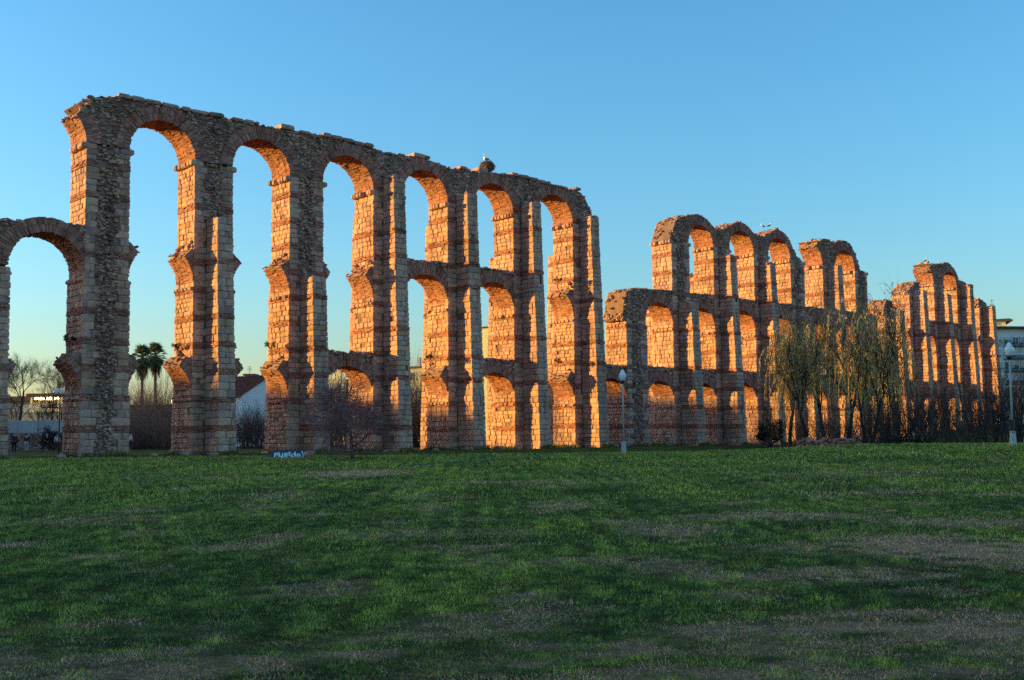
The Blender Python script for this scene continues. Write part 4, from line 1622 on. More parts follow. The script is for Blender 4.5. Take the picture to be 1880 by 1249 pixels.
# ------------------------------------------------------------------ people and birds
def skinned(name, verts, edges, radii, mat, parent, root=0, sub=1, tint=(.5, .5, .5)):
    me = bpy.data.meshes.new(name)
    me.from_pydata([Vector(v) for v in verts], edges, [])
    o = bpy.data.objects.new(name + '_temp', me)
    COL.objects.link(o)
    m = o.modifiers.new('skin', 'SKIN')
    m.use_smooth_shade = True
    for i, rd in enumerate(radii):
        me.skin_vertices[0].data[i].radius = (rd, rd) if not isinstance(rd, tuple) else rd
    me.skin_vertices[0].data[root].use_root = True
    s = o.modifiers.new('sub', 'SUBSURF')
    s.levels = s.render_levels = sub
    dg = bpy.context.evaluated_depsgraph_get()
    out = bpy.data.meshes.new_from_object(o.evaluated_get(dg))
    bpy.data.objects.remove(o)
    out.materials.clear()
    out.materials.append(mat)
    at = out.attributes.new('tint', 'FLOAT_COLOR', 'POINT')
    at.data.foreach_set('color', np.tile(np.array((*tint, 1), np.float32), len(out.vertices)))
    r = bpy.data.objects.new(name, out)
    COL.objects.link(r)
    r.parent = parent
    ORG[r.name] = ORG[parent.name]
    return r

def person(label, loc, face, top, legs, hair, pose='stand', h=1.74, bulk=1.0):
    """one continuous body; clothes and hair are its children. Local frame: x to the person's left, -y forwards."""
    t = thing('person', label, 'person', loc, 'people strolling behind the aqueduct')
    k = h / 1.74
    st = dict(stand=(.03, -.02), walk=(.34, -.34), arm=(.05, -.03))[pose]
    kn = .10 if pose == 'walk' else .02
    V = {}
    V['pelvis'] = (0, 0, .94)
    V['waist'] = (0, .0, 1.08)
    V['chest'] = (0, .0 if pose != 'walk' else -.05, 1.30)
    V['neck'] = (0, -.0 if pose != 'walk' else -.07, 1.47)
    V['jaw'] = (0, -.03 if pose != 'walk' else -.11, 1.56)
    V['head'] = (0, -.015 if pose != 'walk' else -.10, 1.66)
    V['nose'] = (0, -.115 if pose != 'walk' else -.20, 1.60)
    for sd, nm in ((1, 'l'), (-1, 'r')):
        o = st[0] if sd > 0 else st[1]
        V['hip' + nm] = (.10 * sd, 0, .88)
        V['knee' + nm] = (.11 * sd, -o * .55 - kn, .49)
        V['ankle' + nm] = (.11 * sd, -o, .09)
        V['toe' + nm] = (.12 * sd, -o - .16, .04)
        V['sh' + nm] = (.19 * sd, V['chest'][1], 1.40)
        if pose == 'arm' and sd > 0:
            V['elb' + nm] = (.34 * sd, -.16, 1.52)
            V['wri' + nm] = (.40 * sd, -.38, 1.66)
            V['han' + nm] = (.41 * sd, -.46, 1.71)
        else:
            sw_ = -o * .6 if pose == 'walk' else 0
            V['elb' + nm] = (.25 * sd, V['chest'][1] + .04 - sw_ * .4, 1.13)
            V['wri' + nm] = (.25 * sd, V['chest'][1] - .06 - sw_, .90)
            V['han' + nm] = (.25 * sd, V['chest'][1] - .09 - sw_ * 1.1, .81)
    RD = dict(pelvis=.135, waist=.125, chest=.15, neck=.055, jaw=.068, head=.095, nose=.018)
    for nm in 'lr':
        RD.update({'hip' + nm: .092, 'knee' + nm: .058, 'ankle' + nm: .040, 'toe' + nm: .035, 'sh' + nm: .062, 'elb' + nm: .042, 'wri' + nm: .030, 'han' + nm: .036})
    E = [('pelvis', 'waist'), ('waist', 'chest'), ('chest', 'neck'), ('neck', 'jaw'), ('jaw', 'head'), ('jaw', 'nose')]
    for nm in 'lr':
        E += [('pelvis', 'hip' + nm), ('hip' + nm, 'knee' + nm), ('knee' + nm, 'ankle' + nm), ('ankle' + nm, 'toe' + nm), ('chest', 'sh' + nm), ('sh' + nm, 'elb' + nm), ('elb' + nm, 'wri' + nm), ('wri' + nm, 'han' + nm)]
    def chain(name, keys, grow_, tint, only=None):
        ks = list(keys)
        ed = [(ks.index(a), ks.index(b)) for a, b in E if a in ks and b in ks]
        vs = [tuple(c * k for c in V[q]) for q in ks]
        return skinned(name, vs, ed, [RD[q] * k * bulk * grow_ for q in ks], M_CLOTH, t, 0, 1, tint)
    chain('body', V.keys(), 1.0, (.42, .26, .19))
    chain('jacket', ['chest', 'waist', 'pelvis', 'shl', 'shr', 'elbl', 'elbr', 'wril', 'wrir'], 1.20, top)
    chain('trousers', ['pelvis', 'hipl', 'hipr', 'kneel', 'kneer', 'anklel', 'ankler'], 1.17, legs)
    hx = V['head']
    skinned('hair', [(hx[0] * k, (hx[1] + .02) * k, (hx[2] + .02) * k), (hx[0] * k, (hx[1] + .045) * k, (hx[2] - .06) * k)], [(0, 1)], [.105 * k, .085 * k], M_CLOTH, t, 0, 2, hair)
    for nm in 'lr':
        a, b = V['ankle' + nm], V['toe' + nm]
        skinned('shoe', [(a[0] * k, (a[1] + .03) * k, .05 * k), (b[0] * k, b[1] * k, .045 * k)], [(0, 1)], [.052 * k, .045 * k], M_CLOTH, t, 0, 1, (.03, .03, .03))
    t.rotation_euler = (0, 0, face)
    return t

def stork(label, loc, face, sit=False):
    t = thing('stork', label, 'stork', loc, 'storks on the ruins')
    d = -.28 if sit else 0
    z = .62 + d
    V = [(0, .34, z - .04), (0, .16, z), (0, -.06, z + .05), (0, -.22, z + .14), (0, -.25, z + .30), (0, -.20, z + .45), (0, -.27, z + .53), (0, -.33, z + .52)]
    skinned('body', V, [(i, i + 1) for i in range(7)], [.05, .13, .155, .11, .06, .048, .06, .03], M_BIRD, t, 2, 2, (.80, .78, .72))
    for sd in (1, -1):
        skinned('wing', [(.12 * sd, -.04, z + .04), (.13 * sd, .18, z), (.08 * sd, .42, z - .08)], [(0, 1), (1, 2)], [(.05, .11), (.05, .10), (.02, .04)], M_BIRD, t, 0, 1, (.02, .02, .02))
        if not sit:
            a = Acc()
            a.tube((.05 * sd, .02, z - .08), (.055 * sd, .05, z * .5), .016, .012, 5, (.45, .08, .03))
            a.tube((.055 * sd, .05, z * .5), (.055 * sd, 0, 0), .012, .012, 5, (.45, .08, .03))
            o = a.mesh('leg', M_BIRD)
            q = bpy.data.objects.new('leg', o)
            COL.objects.link(q)
            q.parent = t
    a = Acc()
    a.tube((0, -.34, z + .525), (0, -.56, z + .44), .022, .005, 6, (.50, .10, .03))
    q = bpy.data.objects.new('beak', a.mesh('beak', M_BIRD))
    COL.objects.link(q)
    q.parent = t
    t.rotation_euler = (0, 0, face)
    return t

# ------------------------------------------------------------------ lamps
def globe_lamp(label, loc, h=5.07, slim=False, group='globe lamps on the lawn'):
    x, y, z = loc
    t = thing('street_lamp', label, 'street lamp', loc, group)
    b = Acc()
    if not slim:
        b.lathe(loc, [(.20, -.1), (.20, .04), (.165, .06), (.135, .60), (.16, .63), (.16, .67), (.06, .70)], 12)
        b.build('base', M_POLE, t, smooth=False)
    p = Acc()
    p.lathe(loc, [(.062, .66 if not slim else -.05), (.050, h * .6), (.040, h - .82)], 10)
    p.build('pole', M_POLE, t, smooth=True)
    c = Acc()
    c.lathe((x, y, z + h - .82), [(.045, -.06), (.09, .0), (.15, .10), (.13, .14)], 12)
    c.build('lamp_holder', M_DARK, t, smooth=True)
    g = Acc()
    if slim:
        pr = [(.10, .14), (.20, .24), (.24, .40), (.22, .54), (.13, .66), (.02, .71)]
    else:
        pr = [(.12, .13), (.17, .20), (.215, .38), (.22, .50), (.205, .54), (.15, .60), (.11, .70), (.075, .78), (.02, .82)]
    g.lathe((x, y, z + h - .82), pr, 18)
    g.build('lamp_globe', M_GLOBE, t, smooth=True)
    return t

# ================================================================== placing everything
cafe()
retaining_wall()
white_house()
ochre_house()
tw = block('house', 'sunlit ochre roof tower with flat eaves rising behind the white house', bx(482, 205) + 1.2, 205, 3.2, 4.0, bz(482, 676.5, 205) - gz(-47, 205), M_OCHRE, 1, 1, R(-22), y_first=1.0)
tw['category'] = 'house'
c2 = block('house', 'small grey rendered roof house with an aerial beside the ochre tower', bx(457, 212), 212, 1.8, 3, bz(457, 690, 212) - gz(-51, 212), M_GREYR, 1, 1, 0, y_first=.9)
c2['category'] = 'house'
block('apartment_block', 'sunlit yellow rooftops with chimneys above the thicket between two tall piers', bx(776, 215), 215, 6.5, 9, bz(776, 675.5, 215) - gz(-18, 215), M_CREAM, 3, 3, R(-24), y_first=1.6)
def rooftop(root, boxes, mat):
    for a, b_ in boxes:
        ac = Acc()
        ac.box(a, b_)
        ac.build('chimney', mat, root)
rb = bpy.data.objects['apartment_block']
zz = ORG[rb.name][2] + bz(776, 675.5, 215) - gz(-18, 215) + .36
cx = bx(776, 215)
rooftop(rb, [((cx - 2.4, 217, zz), (cx - 1.8, 217.6, zz + 1.9)), ((cx - .6, 218, zz), (cx + 1.2, 220, zz + 1.5)), ((cx + .2, 218.3, zz + 1.503), (cx + 1.0, 219.3, zz + 2.5))], M_GREYR)
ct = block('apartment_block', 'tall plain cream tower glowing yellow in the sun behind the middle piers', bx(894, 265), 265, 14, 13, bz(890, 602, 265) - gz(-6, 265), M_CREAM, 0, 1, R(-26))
pt = block('apartment_block', 'tall pale blue grey tower block with a mast seen through a middle tier arch', bx(1199, 300), 300, 14, 12, bz(1194, 582, 300) - gz(38, 300), M_GREYR, 0, 1, R(30))
def mast(root, x, y, z, h, mat):
    ac = Acc()
    ac.tube((x, y, z), (x, y, z + h), .07, .04, 6)
    for i in range(3):
        ac.box((x - .55 + .12 * i, y - .03, z + h * (.5 + .2 * i)), (x + .55 - .12 * i, y + .03, z + h * (.5 + .2 * i) + .06))
    ac.build('aerial', mat, root)
mast(pt, bx(1188, 300), 302, bz(1194, 582, 300) + .34, 2.4, M_TILE)
mast(c2, bx(455, 212), 213, bz(457, 690, 212) + .34, 1.6, M_DARK)

# the long white block on the right, its front falling away to the right
def white_flats():
    Y = 172
    x0 = bx(1800, Y)
    b = thing('apartment_block', 'long white block of flats under dark eaves at the far right', 'building', (x0, Y, gz(x0, Y)))
    g = gz(x0, Y)
    H = bz(1813, 603, Y) - g
    W = 34
    ac = Acc()
    ac.box((x0, Y, g - 1), (x0 + W, Y + 12, g + H))
    ac.build('wall', M_WHITE, b)
    r = Acc()
    r.box((x0 - .5, Y - .9, g + H + .004), (x0 + W + .5, Y + 12.5, g + H + .30))
    r.add([(x0 - .5, Y - .9, g + H + .31), (x0 + W + .5, Y - .9, g + H + .31), (x0 + W + .5, Y + 5, g + H + .42), (x0 - .5, Y + 5, g + H + .42), (x0 - .5, Y + 12.5, g + H + .31), (x0 + W + .5, Y + 12.5, g + H + .31)], [(0, 1, 2, 3), (3, 2, 5, 4)], [(0, 3, 4), (1, 5, 2)])
    rf = r.build('roof', M_TILEB, b)
    for i in range(6):
        z = g + H - 1.9 - i * 2.0
        for px, w in ((1821, .75), (1833, .75), (1845, .75), (1859, 1.5), (1874, 1.5), (1889, 1.5), (1905, .8), (1921, .8)):
            x = bx(px, Y)
            window(b, x, Y, z, w, 1.05, M_WHITE, shutter=random.choice((0, .35, .8)))
            if w > 1:
                bal = Acc()
                bal.box((x - w / 2 - .12, Y - .62, z - .98), (x + w / 2 + .12, Y - .003, z - .90))
                for q in np.linspace(x - w / 2 - .1, x + w / 2 + .06, 9):
                    bal.box((q, Y - .60, z - .898), (q + .05, Y - .55, z - .42))
                bal.box((x - w / 2 - .12, Y - .62, z - .418), (x + w / 2 + .12, Y - .54, z - .37))
                bal.build('balcony', M_DARK, b)
        if i in (0, 1, 3):
            q = Acc()
            x = bx(1840 if i != 1 else 1814, Y)
            q.box((x - .3, Y - .38, z - .75), (x + .3, Y - .003, z - .35))
            q.build('air_conditioner', M_POLE, b)
    b.rotation_euler = (0, 0, R(9))
    return b
white_flats()
def attic_house():
    Y = 196
    xa, xb = bx(1800, Y), bx(1851, Y)
    g = gz(xa, Y)
    b = thing('house', 'sunlit yellow attic house with a brown roof and tall aerial above the white flats', 'house', (xb, Y, g))
    z0, z1 = bz(1840, 604, Y), bz(1840, 589.5, Y)
    a = Acc()
    a.box((xa - 4, Y, g - 1), (xb, Y + 7, z1))
    a.build('wall', M_CREAM, b)
    r = Acc()
    e = xb + 1.2
    P = [(xa - 4.3, Y - .4, z1 + .01), (e, Y - .4, z1 + .01), (e, Y + 7.4, z1 + .01), (xa - 4.3, Y + 7.4, z1 + .01)]
    T = [(xa - 4.3, Y + 3.4, z1 + .25), (e, Y + 3.4, z1 + .62)]
    r.add(P + [(x, y, z + .18) for x, y, z in P] + [(x, y, z + .2) for x, y, z in T], [(3, 2, 1, 0), (4, 5, 9, 8), (8, 9, 6, 7), (0, 1, 5, 4), (2, 3, 7, 6)], [(1, 9, 5), (1, 2, 9), (2, 6, 9), (0, 4, 8), (3, 0, 8), (3, 8, 7)])
    rf = r.build('roof', M_TILEB, b)
    c = Acc()
    xc = bx(1829, Y)
    zc = bz(1829, 582, Y)
    c.box((xc - .3, Y - .2, z1 - .6), (xc + .3, Y + .5, zc))
    c.box((xc - .38, Y - .28, zc + .003), (xc + .38, Y + .58, zc + .12))
    c.build('chimney', M_CREAM, rf)
    mast(b, xc, Y + .1, zc + .123, bz(1829, 549, Y) - zc, M_DARK)
    b.rotation_euler = (0, 0, R(-16))
attic_house()
wh = block('house', 'low white house almost hidden behind the brown thicket under the palms', bx(268, 158), 158, 8, 8, bz(260, 748, 158) - gz(-55, 158), M_WHITE, 1, 3, 0, y_first=1.5)
wh['category'] = 'house'
block('apartment_block', 'pale flats glimpsed low between the white house and the bare tree', bx(615, 185), 185, 9, 9, bz(612, 716, 185) - gz(-30, 185), M_WHITE, 2, 4, 0, y_first=1.6)

# unseen blocks added beyond the left edge, heights set to shade lawn and piers
for i, (y0, y1, hh) in enumerate(((-46, -3, 36.5), (-1, 42, 35.2), (43, 88.6, 35.4), (89.6, 111.5, 27.4), (112.5, 121.5, 24.0), (122.5, 139.5, 31.5), (156, 181, 31.0))):
    ac = Acc()
    o = thing('apartment_block', ('%s cream block in the unseen row added beyond the left edge for shade' % ('first and nearest', 'second', 'third', 'fourth', 'fifth and lowest', 'sixth', 'seventh and last')[i]), 'building', (-206, (y0 + y1) / 2, 0.3), 'added shade blocks to the west')
    ac.box((-212, y0, -.5), (-200, y1, hh))
    ac.build('wall', M_CREAM, o)
    r = Acc()
    r.box((-212.3, y0 + .1, hh + .003), (-199.7, y1 - .1, hh + .2))
    r.build('roof', M_TILEB, o)
    w = Acc()
    for z in np.arange(2.5, hh - 1.5, 3.0):
        for y in np.arange(y0 + 2, y1 - 1.5, 3.2):
            w.box((-200, y, z), (-199.95, y + 1.3, z + 1.5))
    w.build('window', M_GLASS, o, kind='stuff')

# trees behind the left arches
def at(px, Y, dz=0.0):
    x = bx(px, Y)
    return (x, Y, gz(x, Y) + dz)
bare_tree('bare_tree', 'tall forked leafless tree above the terrace wall, nearer the left edge', 'tree', (bx(36, 122), 122, bz(36, 772, 122)), 3.4, .17, 4, dict(P_PLANE, zs=1.0), (.12, 0, 1), 'leafless trees on the terrace', 11)
bare_tree('bare_tree', 'slimmer leafless tree on the terrace beside the first tall pier', 'tree', (bx(95, 125), 125, bz(95, 772, 125)), 3.0, .13, 4, dict(P_PLANE, zs=1.0), (-.05, 0, 1), 'leafless trees on the terrace', 12)
leafy_bush('bush', 'dark bush growing against the terrace wall by the double lamp', 'bush', at(98, 111), 1.7, 2.2, 1600, (.05, .035, .035), .10, 5)
palm(at(260, 150), bz(260, 652, 150) - gz(-51, 150), 'left one of the two shaggy palms behind the first gap', 5)
palm(at(284, 153), bz(284, 648, 153) - gz(-50, 153), 'right one of the two shaggy palms, beside the lit springer', 6)

s1 = bare_tree('bare_shrub', 'brown leafless thicket under the two palms', 'shrub', at(258, 118), 3.6, .042, 2, P_REED, group='brown thickets behind the arches', seed=21)
for px, Y, sc, rz, lb in ((235, 122, .7, 1.1, 'brown leafless thicket against the tall left pier, left of the palms'), (283, 116, .62, 2.0, 'brown leafless thicket below the right palm'), (306, 113, .72, 3.1, 'tall brown thicket beside the pale globe lamp pole'),
                          (318, 131, 1.5, 5.1, 'tallest brown thicket, seen left of the second tall pier'),
                          (250, 131, 1.2, .2, 'tall brown thicket before the low white house, under the left palm'), (270, 129, 1.15, 2.6, 'tall brown thicket before the low white house, between the palm trunks'), (292, 130, 1.25, 1.7, 'tall brown thicket right of the palm trunks'), (300, 108, .6, 4.0, 'low brown brush at the foot of the thicket near the pale lamp pole'), (245, 109, .6, 5.0, 'low brown brush at the foot of the thicket behind the standing walker'),
                          (612, 114, 1.1, 1.9, 'brown thicket below the ochre house, at the left of the low arch'), (640, 117, 1.12, 2.9, 'brown thicket below the ochre house, behind the thin floodlight pole'), (672, 113, 1.05, 0.4, 'brown thicket at the right side of the low arch'),
                          (625, 109, .7, 1.4, 'low brown brush in the low arch behind the bare tree'), (660, 108, .7, 3.4, 'low brown brush to the right of the floodlight pole'), (690, 110, .75, 2.4, 'low brown brush behind the bare tree crown'),
                          (762, 115, 1.3, 3.7, 'tall reddish thicket at the left of the gap below the yellow rooftops'), (782, 118, 1.42, 0.8, 'tall reddish thicket at the right of the gap below the yellow rooftops'), (766, 110, .9, 2.2, 'dense reddish brush low in the gap, close to the fourth pier buttress'), (771, 119, 1.5, 5.2, 'tallest reddish thicket right below the yellow rooftops'), (773, 110, .8, 4.4, 'lower reddish brush at the foot of the gap below the yellow rooftops')):
    dup(s1, at(px, Y), rz, lb, scale=sc)
s2 = bare_tree('bare_shrub', 'purplish bare shrub in front of the white house gable', 'shrub', at(462, 116), 2.3, .04, 2, P_SHRUB, group='bare shrubs round the aqueduct', seed=31)
for px, Y, sc, rz, lb in ((440, 118, .9, 1.0, 'purplish bare shrub below the arched porch'), (468, 121, 1.35, .7, 'tall purplish bare shrub close to the white gable wall'), (448, 122, 1.1, 5.0, 'purplish bare shrub between the porch and the gable wall'), (484, 113, 1.05, 2.2, 'purplish bare shrub against the third tall pier'), (452, 110, .6, 3.0, 'low bare shrub on the bank before the white house'),
                          (476, 109, .55, 4.0, 'lowest bare shrub beside the third tall pier'),
                          (1655, 100, 1.45, .5, 'bare shrub just right of the willows'), (1692, 86, 1.55, 1.6, 'darkest bare shrub standing before the far ruins'), (1726, 104, 1.4, 2.6, 'bare shrub before the middle of the far ruins'),
                          (1768, 100, 1.15, 3.3, 'smaller bare shrub on the green bank'), (1822, 92, 1.75, 4.1, 'large bare shrub left of the lamp at the right edge'), (1868, 88, 1.8, 5.0, 'large bare shrub behind the lamp at the right edge'),
                          (1850, 104, 1.6, 5.7, 'bare shrub in front of the white flats'), (1905, 90, 1.7, 2.9, 'bare shrub cut by the right edge'), (1800, 84, .8, 1.2, 'low bare brush between lamp and bank'), (1468, 84, .95, .9, 'tangled bare shrub below the leftmost willow'), (1515, 81, .9, 2.4, 'tangled bare shrub below the middle willow'), (1548, 84, 1.0, 3.9, 'tangled bare shrub left of the double trunk'), (1612, 83, 1.05, 5.3, 'tangled bare shrub right of the double trunk'), (1638, 92, 1.2, .2, 'tangled bare shrub below the rightmost willow'), (1740, 80, .7, 2.1, 'low bare brush on the crest of the lawn')):
    dup(s2, at(px, Y), rz, lb, scale=sc)

for px, Y, sc, rz, lb in ((25, 118, .75, .3, 'bare shrub on the terrace at the left edge'), (72, 119, .6, 1.9, 'bare shrub on the terrace under the cafe lamps'), (88, 117, .7, 3.6, 'reddish bare shrub on the terrace left of the double lamp'), (112, 118, .8, 4.9, 'bare shrub on the terrace beside the first tall pier')):
    dup(s2, (bx(px, Y), Y, bz(px, 776, Y)), rz, lb, scale=sc)
bare_tree('bare_tree', 'small dark leafless tree with a leaning trunk on the lawn', 'tree', at(646, 54.8), 1.55, .10, 4, P_LAWN, (.30, 0, 1), None, 8)

WG = 'weeping willows on the right'
for px, Y, top, rad, n_, st, sd, lb in ((1447, 94, 606, 2.2, 330, 1, 43, 'leftmost willow, its whips hanging before a lit pier'), (1480, 84, 596, 2.2, 340, 1, 42, 'thin stemmed willow, second from the dark bush'),
                                     (1513, 98, 604, 2.1, 320, 1, 45, 'lower willow in the middle of the row'), (1549, 88, 582, 2.4, 400, 1, 46, 'tall willow just left of the double trunk'),
                                     (1586, 80, 566, 2.5, 480, 2, 41, 'tallest weeping willow with a double trunk'), (1624, 93, 590, 2.3, 380, 1, 44, 'rightmost willow in front of the broken pier')):
    willow(at(px, Y), bz(px, top - 7, Y) - gz(bx(px, Y), Y), rad, lb, n_, sd, WG, st)
leafy_bush('bush', 'dark evergreen bush at the foot of a lit pier', 'bush', at(1411, 97), 1.5, 2.1, 1700, (.022, .03, .018), .12, 9)
leafy_bush('bush', 'low green bush on the bank below the far ruins', 'bush', at(1668, 82), 1.9, 1.3, 1500, (.03, .05, .025), .10, 10)

# broken wall of rubble along the river bank
def low_wall():
    Y = 72
    x0, x1 = bx(1462, Y), bx(1592, Y)
    g = min(gz(x0, Y), gz(x1, Y))
    b = thing('low_wall', 'low broken purple brown wall below the willows', 'wall', ((x0 + x1) / 2, Y, g))
    ac = Acc()
    n = 22
    xs = np.linspace(x0, x1, n)
    zt = bz(1500, 806, Y) + .12 * wob(xs, xs * 0, 1.6, 51) - .25 * sstep(x0 + 3.5, x1, xs)
    P = np.concatenate([np.stack([xs, np.full(n, y), z], 1) for y, z in ((Y, np.full(n, g - .4)), (Y + .05, zt), (Y + .5, zt + .03), (Y + .55, np.full(n, g - .4)))])
    q = [(j * n + k, j * n + k + 1, (j + 1) * n + k + 1, (j + 1) * n + k) for k in range(n - 1) for j in range(3)]
    ac.add(P, q, [(0, n, 2 * n), (0, 2 * n, 3 * n), (n - 1, 3 * n - 1, 2 * n - 1), (n - 1, 4 * n - 1, 3 * n - 1)], BRICK * .6)
    ac.build('wall_core', M_MAS, b)
    l = Acc()
    k = 420
    x = rng.uniform(x0, x1, k)
    lumps(l, np.stack([x, np.full(k, Y - .01) + jit(k, .04), rng.uniform(g - .2, np.interp(x, xs, zt))], 1), .13, (1.3, .6, .75), BRICK * .75 + RUBBLE * .2, .4)
    l.build('field_stones', M_MAS, b, kind='stuff')
low_wall()

# lamps
globe_lamp('grey globe lamp on a flared base standing alone on the lawn', at(1143, 66.3))
globe_lamp('grey globe lamp at the right edge in front of the white flats', at(1855.5, 53.6))
globe_lamp('slim pale globe lamp against the left side of the second tall pier', at(318.5, 101), 5.0, True, 'slim lamps behind the piers')
def bin_on_pole():
    x, y, z = at(1853.5, 53.5)
    t = thing('litter_bin', 'black litter bin strapped to the lamp at the right edge', 'litter bin', (x, y - .12, z + .72))
    a = Acc()
    a.lathe((x - .06, y - .13, z + .72), [(.11, 0), (.15, .03), (.17, .50), (.18, .52), (.16, .53)], 12)
    a.build('bin_body', M_DARK, t)
    b = Acc()
    b.box((x - .12, y - .02, z + 1.0), (x + .12, y + .1, z + 1.04))
    b.build('strap', M_DARK, t)
bin_on_pole()
def double_lamp():
    x, y, z = at(109, 86)
    t = thing('street_lamp', 'tall dark pole with two pale globes left of the first tall pier', 'street lamp', (x, y, z))
    h = bz(109, 725, 86) - z
    a = Acc()
    a.lathe((x, y, z), [(.07, -.05), (.06, 1.0), (.045, h)], 10)
    a.build('pole', M_DARK, t, smooth=True)
    b = Acc()
    b.box((x - .34, y - .04, z + h - .06), (x + .34, y + .04, z + h))
    b.build('crossbar', M_DARK, t)
    for s in (-1, 1):
        c = Acc()
        c.lathe((x + s * .28, y, z + h + .002), [(.10, 0), (.20, .10), (.23, .25), (.20, .40), (.10, .50), (.01, .53)], 14)
        c.build('lamp_globe', M_GLOBE, t, smooth=True)
double_lamp()
def flood_pole():
    x, y, z = at(637, 108)
    t = thing('floodlight_pole', 'thin pale pole carrying two floodlights behind the low arch', 'floodlight', (x, y, z))
    h = bz(637, 730, 108) - z
    a = Acc()
    a.lathe((x, y, z), [(.05, -.05), (.035, h)], 8)
    a.box((x - .62, y - .03, z + h), (x + .16, y + .03, z + h + .05))
    a.build('pole', M_POLE, t)
    for (dx, w, hh) in ((-.42, .26, .5), (.08, .08, .36)):
        b = Acc()
        b.box((x + dx - w, y - .12, z + h + .053), (x + dx + w, y + .10, z + h + .053 + hh))
        b.build('lamp_housing', M_POLE, t)
flood_pole()

# people
person('person in a dark purple jacket and black trousers raising one arm', at(27, 98.5), R(195), (.045, .03, .05), (.012, .012, .014), (.10, .06, .04), 'arm', 1.82, 1.1)
person('person in a navy shirt and pale trousers standing with their back turned', at(50, 101), R(178), (.025, .028, .05), (.42, .38, .38), (.03, .02, .02))
person('person in a long black coat striding to the right', at(85, 98), R(80), (.014, .013, .016), (.016, .015, .018), (.30, .20, .12), 'walk')
person('person in a pale top half hidden by the dark lamp pole', at(106, 107), R(20), (.50, .50, .56), (.05, .05, .07), (.03, .02, .02))
person('person in a white jacket and dark shorts beside the first tall pier', at(239.5, 100), R(150), (.55, .56, .60), (.05, .05, .07), (.02, .015, .015), 'stand', 1.78)
person('person in black standing close behind the third tall pier', at(607, 86), R(90), (.010, .010, .014), (.012, .012, .016), (.02, .015, .015), 'stand', 1.78)

# concrete slab with a white tag sprayed on it
def graffiti_slab():
    Y = 58.2
    x0, x1 = bx(486, Y), bx(566, Y)
    xm = (x0 + x1) / 2
    g = gz(xm, Y)
    b = thing('concrete_block', 'low dark painted concrete block with white graffiti lettering', 'concrete block', (xm, Y, g))
    zt = bz(530, 826.5, Y)
    ac = Acc()
    yb = Y + 1.1
    P = [(x0 - .05, Y - .05, g - .15), (x1, Y - .05, g - .15), (x1 - .18, Y + .38, zt), (x0 + .40, Y + .38, zt + .02), (x0 + .05, yb, g - .15), (x1, yb, g - .15), (x1 - .15, yb - .2, zt - .03), (x0 + .48, yb - .2, zt)]
    ac.add(P, [(0, 1, 2, 3), (5, 4, 7, 6), (3, 2, 6, 7), (1, 5, 6, 2), (4, 0, 3, 7)])
    ac.build('block', M_BLUEP, b)
    o = Vector(P[0]); ex = (Vector(P[1]) - o); ex.normalize()
    up = (Vector(P[3]) - Vector(P[0])); up = up - ex * up.dot(ex); up.normalize()
    nrm = ex.cross(up)
    if nrm.y > 0:
        nrm = -nrm
    sc = 12.53
    def pt(zx, zy):
        px, py = 470 + zx / sc, 810 + zy / sc
        x = bx(px, Y + .15)
        z = bz(px, py, Y + .15)
        u = x - o.x
        v = (z - o.z) / up.z
        return o + ex * u + up * v + nrm * .006
    strokes = [[(415, 275), (430, 300), (425, 380)], [(420, 280), (465, 285), (470, 310), (435, 340)], [(505, 265), (480, 300), (530, 340), (520, 405), (490, 410), (480, 380)], [(520, 270), (545, 330), (600, 395), (605, 280)],
               [(605, 280), (620, 350), (640, 390), (665, 360), (660, 280)], [(650, 285), (680, 400)], [(690, 275), (700, 370), (755, 385)], [(710, 300), (740, 262), (775, 265), (760, 310), (720, 335)],
               [(770, 330), (850, 300), (865, 285)], [(810, 300), (835, 350), (840, 415)], [(800, 362), (850, 350)], [(895, 420), (885, 330), (885, 250)], [(885, 255), (925, 350), (935, 420)], [(885, 370), (945, 360)],
               [(950, 290), (965, 360), (990, 415)], [(945, 295), (1005, 300), (1010, 340), (965, 350)], [(975, 350), (1050, 410)], [(1040, 240), (1070, 280), (1085, 410)], [(1085, 300), (1085, 410)],
               [(1120, 360), (1125, 290), (1150, 265), (1180, 280), (1190, 340)]]
    for s in strokes:
        a = Acc()
        w = .030
        pts = [pt(*q) for q in s]
        for i in range(len(pts) - 1):
            d = (pts[i + 1] - pts[i])
            n = nrm.cross(d).normalized() * w
            d = d.normalized() * w * .6
            v = [pts[i] - n - d, pts[i] + n - d, pts[i + 1] + n + d, pts[i + 1] - n + d]
            v = [tuple(q + nrm * (.0008 * i)) for q in v]
            a.add(v + [tuple(Vector(q) + nrm * .003) for q in v], BOXQ)
        a.build('graffiti_stroke', M_WPAINT, b)
    t = thing('boulder', 'pale rough stone lying at the right end of the graffiti block', 'rock', (x1 + .02, Y - .1, g))
    r = Acc()
    V = ICO * (1 + rng.uniform(-.2, .2, (12, 1))) * np.array((.40, .30, .24))
    r.add(V + np.array((x1 + .05, Y - .12, g + .12)), None, ICOT, STONE * .8)
    r.build('stone', M_MAS, t)
graffiti_slab()

